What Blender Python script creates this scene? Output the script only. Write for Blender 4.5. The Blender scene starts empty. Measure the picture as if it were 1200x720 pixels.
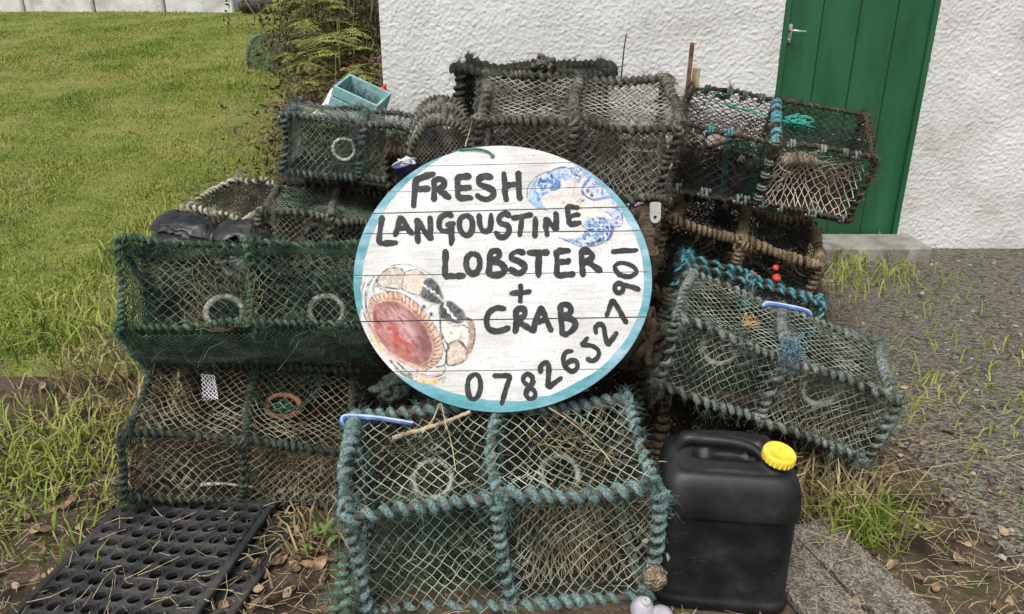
import bpy, math, random
import numpy as np
from mathutils import Matrix, Vector
rad = math.radians
PI = math.pi
S = bpy.context.scene
COL = S.collection

# ------------------------------------------------------------------ camera, sky, sun, exposure
CAM_H, PITCH, FPX = 1.42, rad(21.5), 900.0
cam_d = bpy.data.cameras.new('camera'); cam = bpy.data.objects.new('camera', cam_d); COL.objects.link(cam)
cam.location = (0, 0, CAM_H); cam.rotation_euler = (PI/2 - PITCH, 0, 0)
cam_d.sensor_width = 36; cam_d.lens = 27.0; cam_d.clip_end = 3000; cam_d.clip_start = .05
S.camera = cam
SUN_EL, SUN_AZ = rad(58), rad(205)      # azimuth: compass from +Y clockwise
world = bpy.data.worlds.new('World'); S.world = world; world.use_nodes = True
nt = world.node_tree; nt.nodes.clear()
sky = nt.nodes.new('ShaderNodeTexSky'); sky.sky_type = 'NISHITA'; sky.sun_disc = False
sky.sun_elevation = SUN_EL; sky.sun_rotation = SUN_AZ; sky.dust_density = 4.0; sky.air_density = 1.0
hs = nt.nodes.new('ShaderNodeHueSaturation'); hs.inputs['Saturation'].default_value = .22
bg = nt.nodes.new('ShaderNodeBackground'); bg.inputs['Strength'].default_value = .115
wo = nt.nodes.new('ShaderNodeOutputWorld')
nt.links.new(sky.outputs[0], hs.inputs['Color']); nt.links.new(hs.outputs[0], bg.inputs['Color']); nt.links.new(bg.outputs[0], wo.inputs['Surface'])
sl = bpy.data.lights.new('sun', 'SUN'); sun = bpy.data.objects.new('sun', sl); COL.objects.link(sun)
sl.energy = 1.5; sl.angle = rad(24); sl.color = (1, .97, .93)
sd = Vector((math.sin(SUN_AZ)*math.cos(SUN_EL), math.cos(SUN_AZ)*math.cos(SUN_EL), math.sin(SUN_EL)))
sun.rotation_euler = sd.to_track_quat('Z', 'Y').to_euler(); sun.location = (0, -5, 8)
S.view_settings.view_transform = 'Standard'; S.view_settings.look = 'None'; S.view_settings.gamma = 1
S.view_settings.use_curve_mapping = False
S.view_settings.exposure = 0.6

# ------------------------------------------------------------------ noise and geometry helpers
rng = np.random.default_rng(7)
def hash01(ix, iy, iz, seed=0):
    h = (ix.astype(np.int64)*374761393 + iy.astype(np.int64)*668265263 + iz.astype(np.int64)*2147483647 + seed*1274126177) & 0xffffffff
    h = ((h ^ (h >> 13))*1274126177) & 0xffffffff
    h = ((h ^ (h >> 15))*2246822519) & 0xffffffff
    return (h ^ (h >> 16))/4294967295.0
def vnoise(p, seed=0):
    p = np.asarray(p, float); i = np.floor(p).astype(np.int64); f = p - i; f = f*f*(3 - 2*f)
    r = 0
    for a in (0, 1):
        for b in (0, 1):
            for c in (0, 1):
                w = (f[..., 0] if a else 1-f[..., 0])*(f[..., 1] if b else 1-f[..., 1])*(f[..., 2] if c else 1-f[..., 2])
                r = r + w*hash01(i[..., 0]+a, i[..., 1]+b, i[..., 2]+c, seed)
    return r*2 - 1
def fbm(p, seed=0, o=3):
    p = np.asarray(p, float); r = 0; a = 1.; t = 0
    for k in range(o):
        r = r + a*vnoise(p*2**k, seed+k); t += a; a *= .5
    return r/t

class MB:
    """collects polygons; build() links them as one mesh object"""
    def __init__(s): s.v = []; s.f = []; s.m = []; s.n = 0
    def add(s, v, f, m=0):
        v = np.asarray(v, np.float32).reshape(-1, 3); f = np.asarray(f, np.int64)
        if len(f) == 0: return s
        s.v.append(v); s.f.append(f + s.n); s.m.append(np.full(len(f), m)); s.n += len(v); return s
    def build(s, name, mats, parent=None, smooth=True, loc=None, rot=None):
        me = bpy.data.meshes.new(name)
        if s.v:
            V = np.concatenate(s.v); loops = np.concatenate([f.ravel() for f in s.f])
            tot = np.concatenate([np.full(len(f), f.shape[1]) for f in s.f]); st = np.concatenate([[0], np.cumsum(tot)[:-1]])
            me.vertices.add(len(V)); me.vertices.foreach_set('co', V.ravel())
            me.loops.add(len(loops)); me.loops.foreach_set('vertex_index', loops.astype(np.int32))
            me.polygons.add(len(tot)); me.polygons.foreach_set('loop_start', st.astype(np.int32)); me.polygons.foreach_set('loop_total', tot.astype(np.int32))
            me.polygons.foreach_set('material_index', np.concatenate(s.m).astype(np.int32))
            me.update(calc_edges=True); me.validate()
            me.polygons.foreach_set('use_smooth', np.full(len(me.polygons), smooth))
        for m in (mats if isinstance(mats, (list, tuple)) else [mats]): me.materials.append(m)
        o = bpy.data.objects.new(name, me); COL.objects.link(o)
        if parent: o.parent = parent
        if loc is not None: o.location = loc
        if rot is not None: o.rotation_euler = rot
        return o
    # ---- shapes
    def segs(s, P0, P1, r, m=0, sides=3):
        P0 = np.asarray(P0, float).reshape(-1, 3); P1 = np.asarray(P1, float).reshape(-1, 3); n = len(P0)
        if n == 0: return s
        d = P1-P0; L = np.linalg.norm(d, axis=1, keepdims=True); d = d/np.maximum(L, 1e-9)
        ref = np.where(np.abs(d[:, 2:3]) < .9, [[0, 0, 1.]], [[1., 0, 0]])
        a = np.cross(d, ref); a /= np.linalg.norm(a, axis=1, keepdims=True); b = np.cross(d, a)
        r = np.broadcast_to(np.asarray(r, float), (n,)).reshape(n, 1)
        ring = [a*math.cos(2*PI*k/sides) + b*math.sin(2*PI*k/sides) for k in range(sides)]
        V = np.stack([P0+r*q for q in ring]+[P1+r*q for q in ring], 1)
        F = np.array([[k, (k+1) % sides, sides+(k+1) % sides, sides+k] for k in range(sides)])
        F = (F[None]+(np.arange(n)*2*sides)[:, None, None]).reshape(-1, 4)
        return s.add(V.reshape(-1, 3), F, m)
    def sweep(s, P, r, sides=8, m=0, lobes=0, tw=0, hint=None, caps=True, lob=.2):
        P = np.asarray(P, float); n = len(P)
        t = np.gradient(P, axis=0); t /= np.maximum(np.linalg.norm(t, axis=1, keepdims=True), 1e-9)
        if hint is None:
            h = np.zeros((n, 3)); ax = np.argmin(np.abs(t).mean(0)); h[:, ax] = 1
        else: h = hint
        a = h-t*(h*t).sum(1, keepdims=True); a /= np.maximum(np.linalg.norm(a, axis=1, keepdims=True), 1e-9); b = np.cross(t, a)
        al = np.concatenate([[0], np.cumsum(np.linalg.norm(np.diff(P, axis=0), axis=1))])
        th = np.arange(sides)*2*PI/sides
        R = np.broadcast_to(np.asarray(r, float), (n,))[:, None]*np.ones((1, sides))
        if lobes: R = R*(1+lob*np.cos(lobes*(th[None]+al[:, None]*tw)))
        V = P[:, None]+R[..., None]*(a[:, None]*np.cos(th)[None, :, None]+b[:, None]*np.sin(th)[None, :, None])
        i = np.arange(n-1)[:, None]*sides; k = np.arange(sides)[None]; k2 = (k+1) % sides
        F = np.stack([i+k, i+k2, i+sides+k2, i+sides+k], -1).reshape(-1, 4)
        s.add(V.reshape(-1, 3), F, m)
        if caps:
            for e in (0, n-1):
                c = P[e]; vv = np.vstack([V[e], c[None]])
                ff = np.array([[q, (q+1) % sides, sides] for q in range(sides)])
                s.add(vv, ff if e else ff[:, ::-1], m)
        return s
    def box(s, c, d, M=None, m=0, bev=0.):
        x, y, z = [q/2 for q in d]; b = min(bev, x*.9, y*.9, z*.9)
        if b <= 0:
            V = np.array([[i*x, j*y, k*z] for i in (-1, 1) for j in (-1, 1) for k in (-1, 1)], float)
            F = np.array([[0, 1, 3, 2], [4, 6, 7, 5], [0, 4, 5, 1], [2, 3, 7, 6], [0, 2, 6, 4], [1, 5, 7, 3]])
        else:
            V = []; idx = {}
            for i in (-1, 1):
                for j in (-1, 1):
                    for k in (-1, 1):
                        for ax in range(3):
                            p = [i*(x-b), j*(y-b), k*(z-b)]; p[ax] = [i*x, j*y, k*z][ax]; idx[i, j, k, ax] = len(V); V.append(p)
            V = np.array(V); F = []; T = []
            for ax in range(3):
                o = [q for q in range(3) if q != ax]
                for sg in (-1, 1):
                    q = []
                    for (u, w) in ((-1, -1), (1, -1), (1, 1), (-1, 1)):
                        kk = [0, 0, 0]; kk[ax] = sg; kk[o[0]] = u; kk[o[1]] = w; q.append(idx[tuple(kk)+(ax,)])
                    F.append(q)
                    kk = [0, 0, 0]; kk[o[0]] = sg
                    for s2 in (-1, 1):
                        kk = [0, 0, 0]; kk[o[0]] = sg; kk[o[1]] = s2
                        e = []
                        for (v_, a_) in ((-1, o[0]), (1, o[0]), (1, o[1]), (-1, o[1])):
                            k3 = list(kk); k3[ax] = v_; e.append(idx[tuple(k3)+(a_,)])
                        F.append(e)
            for i in (-1, 1):
                for j in (-1, 1):
                    for k in (-1, 1): T.append([idx[i, j, k, q] for q in range(3)])
            F = np.array(F)
        if M is not None: V = V@np.asarray(M).T
        V = V+np.asarray(c, float)
        n0 = s.n; s.add(V, F, m)
        if b > 0:
            s.f.append(np.array(T)+n0); s.m.append(np.full(len(T), m))
        return s
    def lathe(s, prof, sides=32, c=(0, 0, 0), M=None, m=0, rfun=None):
        prof = np.asarray(prof, float); th = np.arange(sides)*2*PI/sides
        rr = prof[:, 0][:, None]*np.ones((1, sides))
        if rfun is not None: rr = rfun(rr, th[None], prof[:, 1][:, None])
        V = np.stack([rr*np.cos(th), rr*np.sin(th), prof[:, 1][:, None]*np.ones((1, sides))], -1).reshape(-1, 3)
        if M is not None: V = V@np.asarray(M).T
        V = V+np.asarray(c, float); n = len(prof)
        i = np.arange(n-1)[:, None]*sides; k = np.arange(sides)[None]; k2 = (k+1) % sides
        return s.add(V, np.stack([i+k, i+k2, i+sides+k2, i+sides+k], -1).reshape(-1, 4), m)
    def grid(s, V, m=0, wrap=False):
        V = np.asarray(V, float); a, b = V.shape[:2]
        i = np.arange(a-1)[:, None]; j = np.arange(b if wrap else b-1)[None]; j2 = (j+1) % b
        return s.add(V.reshape(-1, 3), np.stack([i*b+j, i*b+j2, (i+1)*b+j2, (i+1)*b+j], -1).reshape(-1, 4), m)

def spline(P, n):
    P = np.asarray(P, float)
    if len(P) == 2: return P[0]+(P[1]-P[0])*np.linspace(0, 1, n)[:, None]
    Q = np.vstack([2*P[0]-P[1], P, 2*P[-1]-P[-2]]); u = np.linspace(0, len(P)-1-1e-9, n); i = u.astype(int); t = (u-i)[:, None]
    a, b, c, d = Q[i], Q[i+1], Q[i+2], Q[i+3]
    return .5*(2*b+(c-a)*t+(2*a-5*b+4*c-d)*t**2+(3*b-a-3*c+d)*t**3)
def rotm(rx, ry, rz): return np.array((Matrix.Rotation(rad(rz), 3, 'Z')@Matrix.Rotation(rad(ry), 3, 'Y')@Matrix.Rotation(rad(rx), 3, 'X')))
def ray(px, py):
    x = (px-600)/FPX; y = (360-py)/FPX
    return np.array([x, math.cos(PITCH)+y*math.sin(PITCH), -math.sin(PITCH)+y*math.cos(PITCH)])
def at(px, py, Y):
    d = ray(px, py); return np.array([0, 0, CAM_H])+d*(Y/d[1])
def tag(o, label=None, cat=None, group=None, kind=None):
    if label: o['label'] = label
    if cat: o['category'] = cat
    if group: o['group'] = group
    if kind: o['kind'] = kind
    return o
def empty(name, loc, rot=(0, 0, 0)):
    o = bpy.data.objects.new(name, None); COL.objects.link(o); o.location = loc; o.rotation_euler = rot; o.empty_display_size = .1; return o

# ------------------------------------------------------------------ materials
def mat(name, stops, scale=8., rough=.8, bump=.0, bscale=60., detail=4., dist=.01, coord='Object', stretch=None, island=0., spec=.3, metal=0., bumptype='noise', mid=(.35, .65), speck=0., sscale=190.):
    m = bpy.data.materials.new(name); m.use_nodes = True; t = m.node_tree; N = t.nodes; L = t.links
    b = N['Principled BSDF']; b.inputs['Roughness'].default_value = rough; b.inputs['Specular IOR Level'].default_value = spec; b.inputs['Metallic'].default_value = metal
    tc = N.new('ShaderNodeTexCoord'); src = tc.outputs[coord]
    if stretch:
        mp = N.new('ShaderNodeMapping'); mp.inputs['Scale'].default_value = stretch; L.new(src, mp.inputs['Vector']); src = mp.outputs[0]
    n = N.new('ShaderNodeTexNoise'); n.inputs['Scale'].default_value = scale; n.inputs['Detail'].default_value = detail; n.inputs['Roughness'].default_value = .6; L.new(src, n.inputs['Vector'])
    r = N.new('ShaderNodeValToRGB'); cr = r.color_ramp
    k = len(stops)
    while len(cr.elements) < k: cr.elements.new(.5)
    for i, c in enumerate(stops):
        cr.elements[i].position = mid[0]+(mid[1]-mid[0])*i/max(1, k-1); cr.elements[i].color = (*c, 1)
    fac = n.outputs['Fac']
    if island:
        g = N.new('ShaderNodeNewGeometry'); ma = N.new('ShaderNodeMath'); ma.operation = 'MULTIPLY_ADD'; L.new(g.outputs['Random Per Island'], ma.inputs[0]); ma.inputs[1].default_value = island; ma.inputs[2].default_value = -island/2
        ad = N.new('ShaderNodeMath'); ad.operation = 'ADD'; L.new(ma.outputs[0], ad.inputs[0]); L.new(fac, ad.inputs[1]); fac = ad.outputs[0]
    L.new(fac, r.inputs['Fac']); cout = r.outputs[0]
    if speck:
        n4 = N.new('ShaderNodeTexNoise'); n4.inputs['Scale'].default_value = sscale; n4.inputs['Detail'].default_value = 3; L.new(src, n4.inputs['Vector'])
        mr = N.new('ShaderNodeMapRange'); mr.inputs['From Min'].default_value = .35; mr.inputs['From Max'].default_value = .65; mr.inputs['To Min'].default_value = 1-speck; mr.inputs['To Max'].default_value = 1+speck*.55; L.new(n4.outputs[0], mr.inputs['Value'])
        mx = N.new('ShaderNodeMix'); mx.data_type = 'RGBA'; mx.blend_type = 'MULTIPLY'; mx.inputs['Factor'].default_value = 1; L.new(cout, mx.inputs['A']); L.new(mr.outputs[0], mx.inputs['B']); cout = mx.outputs['Result']
    L.new(cout, b.inputs['Base Color'])
    if bump:
        if bumptype == 'voronoi':
            q = N.new('ShaderNodeTexVoronoi'); out = q.outputs['Distance']
        else:
            q = N.new('ShaderNodeTexNoise'); q.inputs['Detail'].default_value = 4; out = q.outputs['Fac']
        q.inputs['Scale'].default_value = bscale; L.new(src, q.inputs['Vector'])
        bp = N.new('ShaderNodeBump'); bp.inputs['Strength'].default_value = bump; bp.inputs['Distance'].default_value = dist
        L.new(out, bp.inputs['Height']); L.new(bp.outputs[0], b.inputs['Normal'])
    m['sockets'] = 0
    return m
def rope(name, *cols, scale=14.): return mat(name, cols, scale=scale, rough=.92, bump=.9, bscale=330, dist=.006, spec=.1, detail=9, speck=.55, mid=(.3, .7))
def net(name, *cols, scale=9.): return mat(name, cols, scale=scale, rough=.85, spec=.2)
M = {}
M['rope_teal'] = rope('rope_teal', (.055, .09, .08), (.13, .20, .185), (.21, .305, .305), (.18, .28, .235), (.30, .32, .28))
M['rope_grey'] = rope('rope_grey', (.05, .05, .04), (.115, .112, .09), (.19, .183, .148), (.28, .27, .22))
M['rope_dark'] = rope('rope_dark', (.02, .025, .022), (.05, .055, .045), (.09, .095, .075))
M['rope_green'] = rope('rope_green', (.03, .06, .04), (.07, .14, .085), (.11, .2, .13), (.2, .26, .19))
M['rope_moss'] = rope('rope_moss', (.03, .04, .03), (.07, .09, .07), (.12, .14, .11))
M['rope_blue'] = rope('rope_blue', (.05, .065, .06), (.11, .14, .135), (.16, .20, .195), (.22, .225, .20))
M['rope_pale'] = rope('rope_pale', (.08, .08, .06), (.16, .16, .125), (.24, .24, .19))
M['rope_sage'] = rope('rope_sage', (.09, .105, .09), (.17, .2, .17), (.26, .3, .27), (.3, .31, .28))
M['rope_brown'] = rope('rope_brown', (.045, .035, .025), (.11, .085, .06), (.19, .15, .11))
M['rope_tan'] = rope('rope_tan', (.12, .085, .05), (.25, .19, .12), (.38, .31, .2))
M['rope_turq'] = rope('rope_turq', (.05, .17, .2), (.11, .33, .37), (.2, .46, .48))
M['rope_cream'] = rope('rope_cream', (.26, .23, .16), (.5, .47, .36), (.68, .65, .54))
M['rope_mint'] = rope('rope_mint', (.03, .22, .16), (.06, .42, .32), (.15, .55, .44))
M['core_rust'] = mat('core_rust', [(.02, .025, .022), (.045, .06, .05), (.10, .075, .05), (.05, .085, .07)], 22, .9, .4, 150, dist=.003)
M['core_dark'] = mat('core_dark', [(.012, .012, .01), (.035, .03, .022), (.06, .05, .035)], 22, .9, .4, 150, dist=.003)
M['net_olive'] = net('net_olive', (.10, .12, .09), (.24, .275, .21), (.42, .45, .36))
M['net_tan'] = net('net_tan', (.09, .08, .05), (.22, .20, .135), (.36, .33, .235))
M['net_brown'] = net('net_brown', (.1, .075, .04), (.2, .155, .09), (.3, .25, .16))
M['net_grey'] = net('net_grey', (.10, .10, .078), (.24, .235, .19), (.42, .41, .34))
M['net_green'] = net('net_green', (.05, .08, .055), (.125, .18, .13), (.27, .32, .245))
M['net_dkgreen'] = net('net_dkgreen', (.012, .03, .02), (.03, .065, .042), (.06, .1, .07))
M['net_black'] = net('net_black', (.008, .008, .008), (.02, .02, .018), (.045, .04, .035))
M['net_shaded'] = net('net_shaded', (.006, .011, .008), (.014, .024, .017), (.03, .042, .032)); M['net_umber'] = net('net_umber', (.02, .014, .009), (.045, .034, .02), (.08, .062, .04))  # inner nets darkened: shade inside the creels is put into the colour
M['net_sand'] = net('net_sand', (.3, .24, .17), (.46, .39, .3), (.58, .52, .43))
M['net_viridian'] = net('net_viridian', (.005, .05, .035), (.015, .11, .08), (.03, .16, .12))
M['ring_bright'] = mat('ring_bright', [(.3, .31, .27), (.5, .51, .47), (.66, .67, .64)], 20, .6, .2, 90)
M['ring_white'] = mat('ring_white', [(.14, .15, .12), (.27, .28, .24), (.42, .43, .38)], 20, .6, .2, 90)
M['ring_grey'] = mat('ring_grey', [(.12, .13, .1), (.26, .27, .22), (.4, .41, .36)], 24, .7, .3, 90)
M['ring_pale'] = mat('ring_pale', [(.22, .23, .2), (.38, .39, .34), (.5, .51, .46)], 24, .6, .3, 90)
M['ring_rust'] = mat('ring_rust', [(.1, .05, .03), (.26, .12, .06), (.2, .16, .1)], 24, .8, .3, 90)
M['base_board'] = mat('base_board', [(.012, .012, .01), (.03, .026, .02), (.05, .045, .035)], 14, .9, .4, 60)  # floor slats coloured near black to deepen the shade inside the creels

# ------------------------------------------------------------------ ropes, coils, nets
def frame_of(d):
    d = d/np.linalg.norm(d); ref = np.array([0, 0, 1.]) if abs(d[2]) < .9 else np.array([1., 0, 0])
    a = np.cross(d, ref); a /= np.linalg.norm(a); return d, a, np.cross(d, a)
def fray(mb, P, out, n, ln, seed, m=0, w=.0007):
    """loose fibres standing off a rope"""
    r = np.random.default_rng(seed); i = r.integers(0, len(P), n); p = P[i]; d = out[i]+r.normal(0, .6, (n, 3)); d /= np.linalg.norm(d, axis=1, keepdims=True)
    L = ln*r.uniform(.3, 1.3, (n, 1)); bend = r.normal(0, .5, (n, 3)); mid_ = p+d*L*.5; end = p+d*L+bend*L*.6+[0, 0, -.3]*L
    mb.segs(p, mid_, w, m); mb.segs(mid_, end, w*.7, m)
def coil(mb, p0, p1, R, r, pitch, seed, bow=.006, frays=0, sides=9, spt=10, gap=.0, core=True, irr=.3, fl=.016):
    p0 = np.asarray(p0, float); p1 = np.asarray(p1, float); L = np.linalg.norm(p1-p0); d, a, b = frame_of(p1-p0)
    rg = np.random.default_rng(seed); turns = max(2, L/pitch); n = int(turns*spt)+1; t = np.linspace(0, 1, n)
    dens = 1+irr*vnoise(np.stack([t*turns*.45, t*0+seed*1.7, t*0], -1), seed)+irr*.8*vnoise(np.stack([t*L*9, t*0+seed*2.3, t*0+4], -1), 2); dens = np.maximum(dens, .22); ph = np.cumsum(dens); ph = ph/ph[-1]*turns*2*PI+rg.uniform(0, 6)
    bo = np.sin(PI*t)
    ox = bow*(vnoise(np.stack([t*2.2, t*0+seed, t*0], -1), 3)*1.5+rg.normal(0, .4)*bo); oy = bow*(vnoise(np.stack([t*2.2, t*0+seed, t*0+9], -1), 4)*1.5+rg.normal(0, .4)*bo)
    ax = p0+(p1-p0)*t[:, None]+a*ox[:, None]+b*oy[:, None]
    rv = vnoise(np.stack([t*turns*.8, t*0+seed, t*0+5], -1), 8)
    out = a*np.cos(ph)[:, None]+b*np.sin(ph)[:, None]
    P = ax+out*(R*.95*(1+.22*rv))[:, None]
    rr = r*.93*(1+.16*vnoise(np.stack([t*turns*.6, t*0+seed, t*0+2], -1), 9)+.22*vnoise(np.stack([t*L*7, t*0+seed, t*0+7], -1), 10))
    mb.sweep(P, rr, sides, 0, lobes=3, tw=2*PI/(r*7.5), hint=out, lob=.17)
    if core:
        k = np.linspace(0, n-1, max(4, int(L/.05))).astype(int)
        mb.sweep(ax[k], R*.95, 7, 1)
    if frays:
        for k in range(rg.integers(2, 5)):
            i0 = rg.integers(0, n); w0 = np.arange(max(0, i0-3), min(n, i0+4)); fray(mb, (P+out*rr[:, None]*.9)[w0], out[w0], 36, fl*2.2, seed+k, w=.0004)
    if frays: fray(mb, P+out*rr[:, None], out, int(frays*L*2.2), fl*1.15, seed, w=.00045)
    return ax
def seg_pts(A, B, C_, D, cw, ch, sag, seed, warp=.55, jit=.05, drop=.02, nrm=None):
    """diamond net over the quad A B C D (A->B width, A->D height); returns segment ends and nodes"""
    A, B, C_, D = [np.asarray(q, float) for q in (A, B, C_, D)]
    W = (np.linalg.norm(B-A)+np.linalg.norm(C_-D))/2; H_ = (np.linalg.norm(D-A)+np.linalg.norm(C_-B))/2
    nx = max(2, int(round(W/(cw/2)))); ny = max(2, int(round(H_/(ch/2))))
    I, J = np.meshgrid(np.arange(nx+1), np.arange(ny+1), indexing='ij'); s = I/nx; t = J/ny
    rg = np.random.default_rng(seed); e = np.minimum(1, 6*np.minimum(np.minimum(s, 1-s), np.minimum(t, 1-t))+.15)
    q = np.stack([s*W*6, t*H_*6, s*0+seed*3.1], -1)
    ds = (vnoise(q, 1)*warp*cw+rg.normal(0, jit*cw, s.shape))*e/W; dt = (vnoise(q, 2)*warp*ch+rg.normal(0, jit*ch, s.shape))*e/H_
    s2 = np.clip(s+ds, 0, 1)[..., None]; t2 = np.clip(t+dt, 0, 1)[..., None]
    P = A*(1-s2)*(1-t2)+B*s2*(1-t2)+C_*s2*t2+D*(1-s2)*t2
    n = np.cross(B-A, D-A); n /= np.linalg.norm(n)
    if nrm is not None and n@np.asarray(nrm) < 0: n = -n
    bulge = np.sin(PI*np.clip(s, 0, 1))**.7*np.sin(PI*np.clip(t, 0, 1))**.7*(1.2+.8*vnoise(q*.35, 15))
    P = P-n*((sag*bulge*(1+.8*vnoise(q*.6, 5)))+.006*vnoise(q*2, 6))[..., None]
    a, b = np.nonzero((I[:-1, :-1]+J[:-1, :-1]) % 2 == 0)
    c, d = np.nonzero((I[:-1, 1:]+J[:-1, 1:]) % 2 == 0)
    P0 = np.concatenate([P[a, b], P[c, d+1]]); P1 = np.concatenate([P[a+1, b+1], P[c+1, d]])
    k = rg.random(len(P0)) > drop
    mask = (I+J) % 2 == 0
    return P0[k], P1[k], P[mask]
def knots(mb, Q, r, m=0):
    o = np.array([[1, 0, 0], [-1, 0, 0], [0, 1, 0], [0, -1, 0], [0, 0, 1], [0, 0, -1]])*r
    F = np.array([[0, 2, 4], [2, 1, 4], [1, 3, 4], [3, 0, 4], [2, 0, 5], [1, 2, 5], [3, 1, 5], [0, 3, 5]])
    mb.add((Q[:, None]+o[None]).reshape(-1, 3), (F[None]+(np.arange(len(Q))*6)[:, None, None]).reshape(-1, 3), m)
def net_mb(quad, cw, ch, r, sag=.01, seed=0, nrm=None, kn=True, **kw):
    mb = MB(); P0, P1, Q = seg_pts(*quad, cw, ch, sag, seed, nrm=nrm, **kw)
    rg = np.random.default_rng(seed+99); mid_ = (P0+P1)/2+rg.normal(0, .0007, P0.shape)+[0, 0, -.0008]
    mb.segs(P0, mid_, r); mb.segs(mid_, P1, r)
    if kn and len(Q) > 4:      # slack loose ends and mends hanging in the mesh
        nl = max(3, len(Q)//14); a0 = Q[rg.integers(0, len(Q), nl)]; e0 = rg.normal(0, .03, (nl, 3))*[1, .35, 1]-[0, 0, .012]; m0 = a0+e0*.5+rg.normal(0, .008, (nl, 3))
        mb.segs(a0, m0, r*.8); mb.segs(m0, a0+e0, r*.7)
        for k in range(3):     # bunched patches
            c = Q[rg.integers(0, len(Q))]; j = np.linalg.norm(P0-c, axis=1) < .055; d2 = rg.normal(0, .007, (int(j.sum()), 3)); mb.segs(P0[j]+d2, P1[j]+d2*.6, r*.8)
    if kn:
        knots(mb, Q, r*1.7); wh = Q[rg.random(len(Q)) < .07]; knots(mb, wh, r*2.6, 1)
    return mb
def funnel_mb(c, n, r0, r1, ln, seed, cells=18, rows=6, thick=.0009, sq=(1, 1)):
    """a netting funnel: ring at c with radius r0, widening along n to r1"""
    n, a, b = frame_of(np.asarray(n, float)); mb = MB(); rg = np.random.default_rng(seed)
    I, J = np.meshgrid(np.arange(cells), np.arange(rows+1), indexing='ij'); th = (I+.5*(J % 2))/cells*2*PI; t = J/rows
    rr = r0+(r1-r0)*t**1.3; th = th+rg.normal(0, .05, th.shape)
    P = np.asarray(c)+(a*np.cos(th)[..., None]*sq[0]+b*np.sin(th)[..., None]*sq[1])*rr[..., None]+n*(ln*t)[..., None]+rg.normal(0, .003, th.shape+(3,))
    for j in range(rows):
        for o in ((0, -1) if j % 2 == 0 else (0, 1)):
            mb.segs(P[:, j], np.roll(P[:, j+1], -o, 0), thick)
    return mb
def ring_mb(c, n, r, tr, seed, tag_wrap=True):
    n, a, b = frame_of(np.asarray(n, float)); th = np.linspace(0, 2*PI, 49); mb = MB()
    o = a*np.cos(th)[:, None]+b*np.sin(th)[:, None]
    mb.sweep(np.asarray(c)+o*r, tr*(1+.1*np.cos(th*26)), 8, 0, hint=o, caps=False)
    return mb
TIES = []
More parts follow.
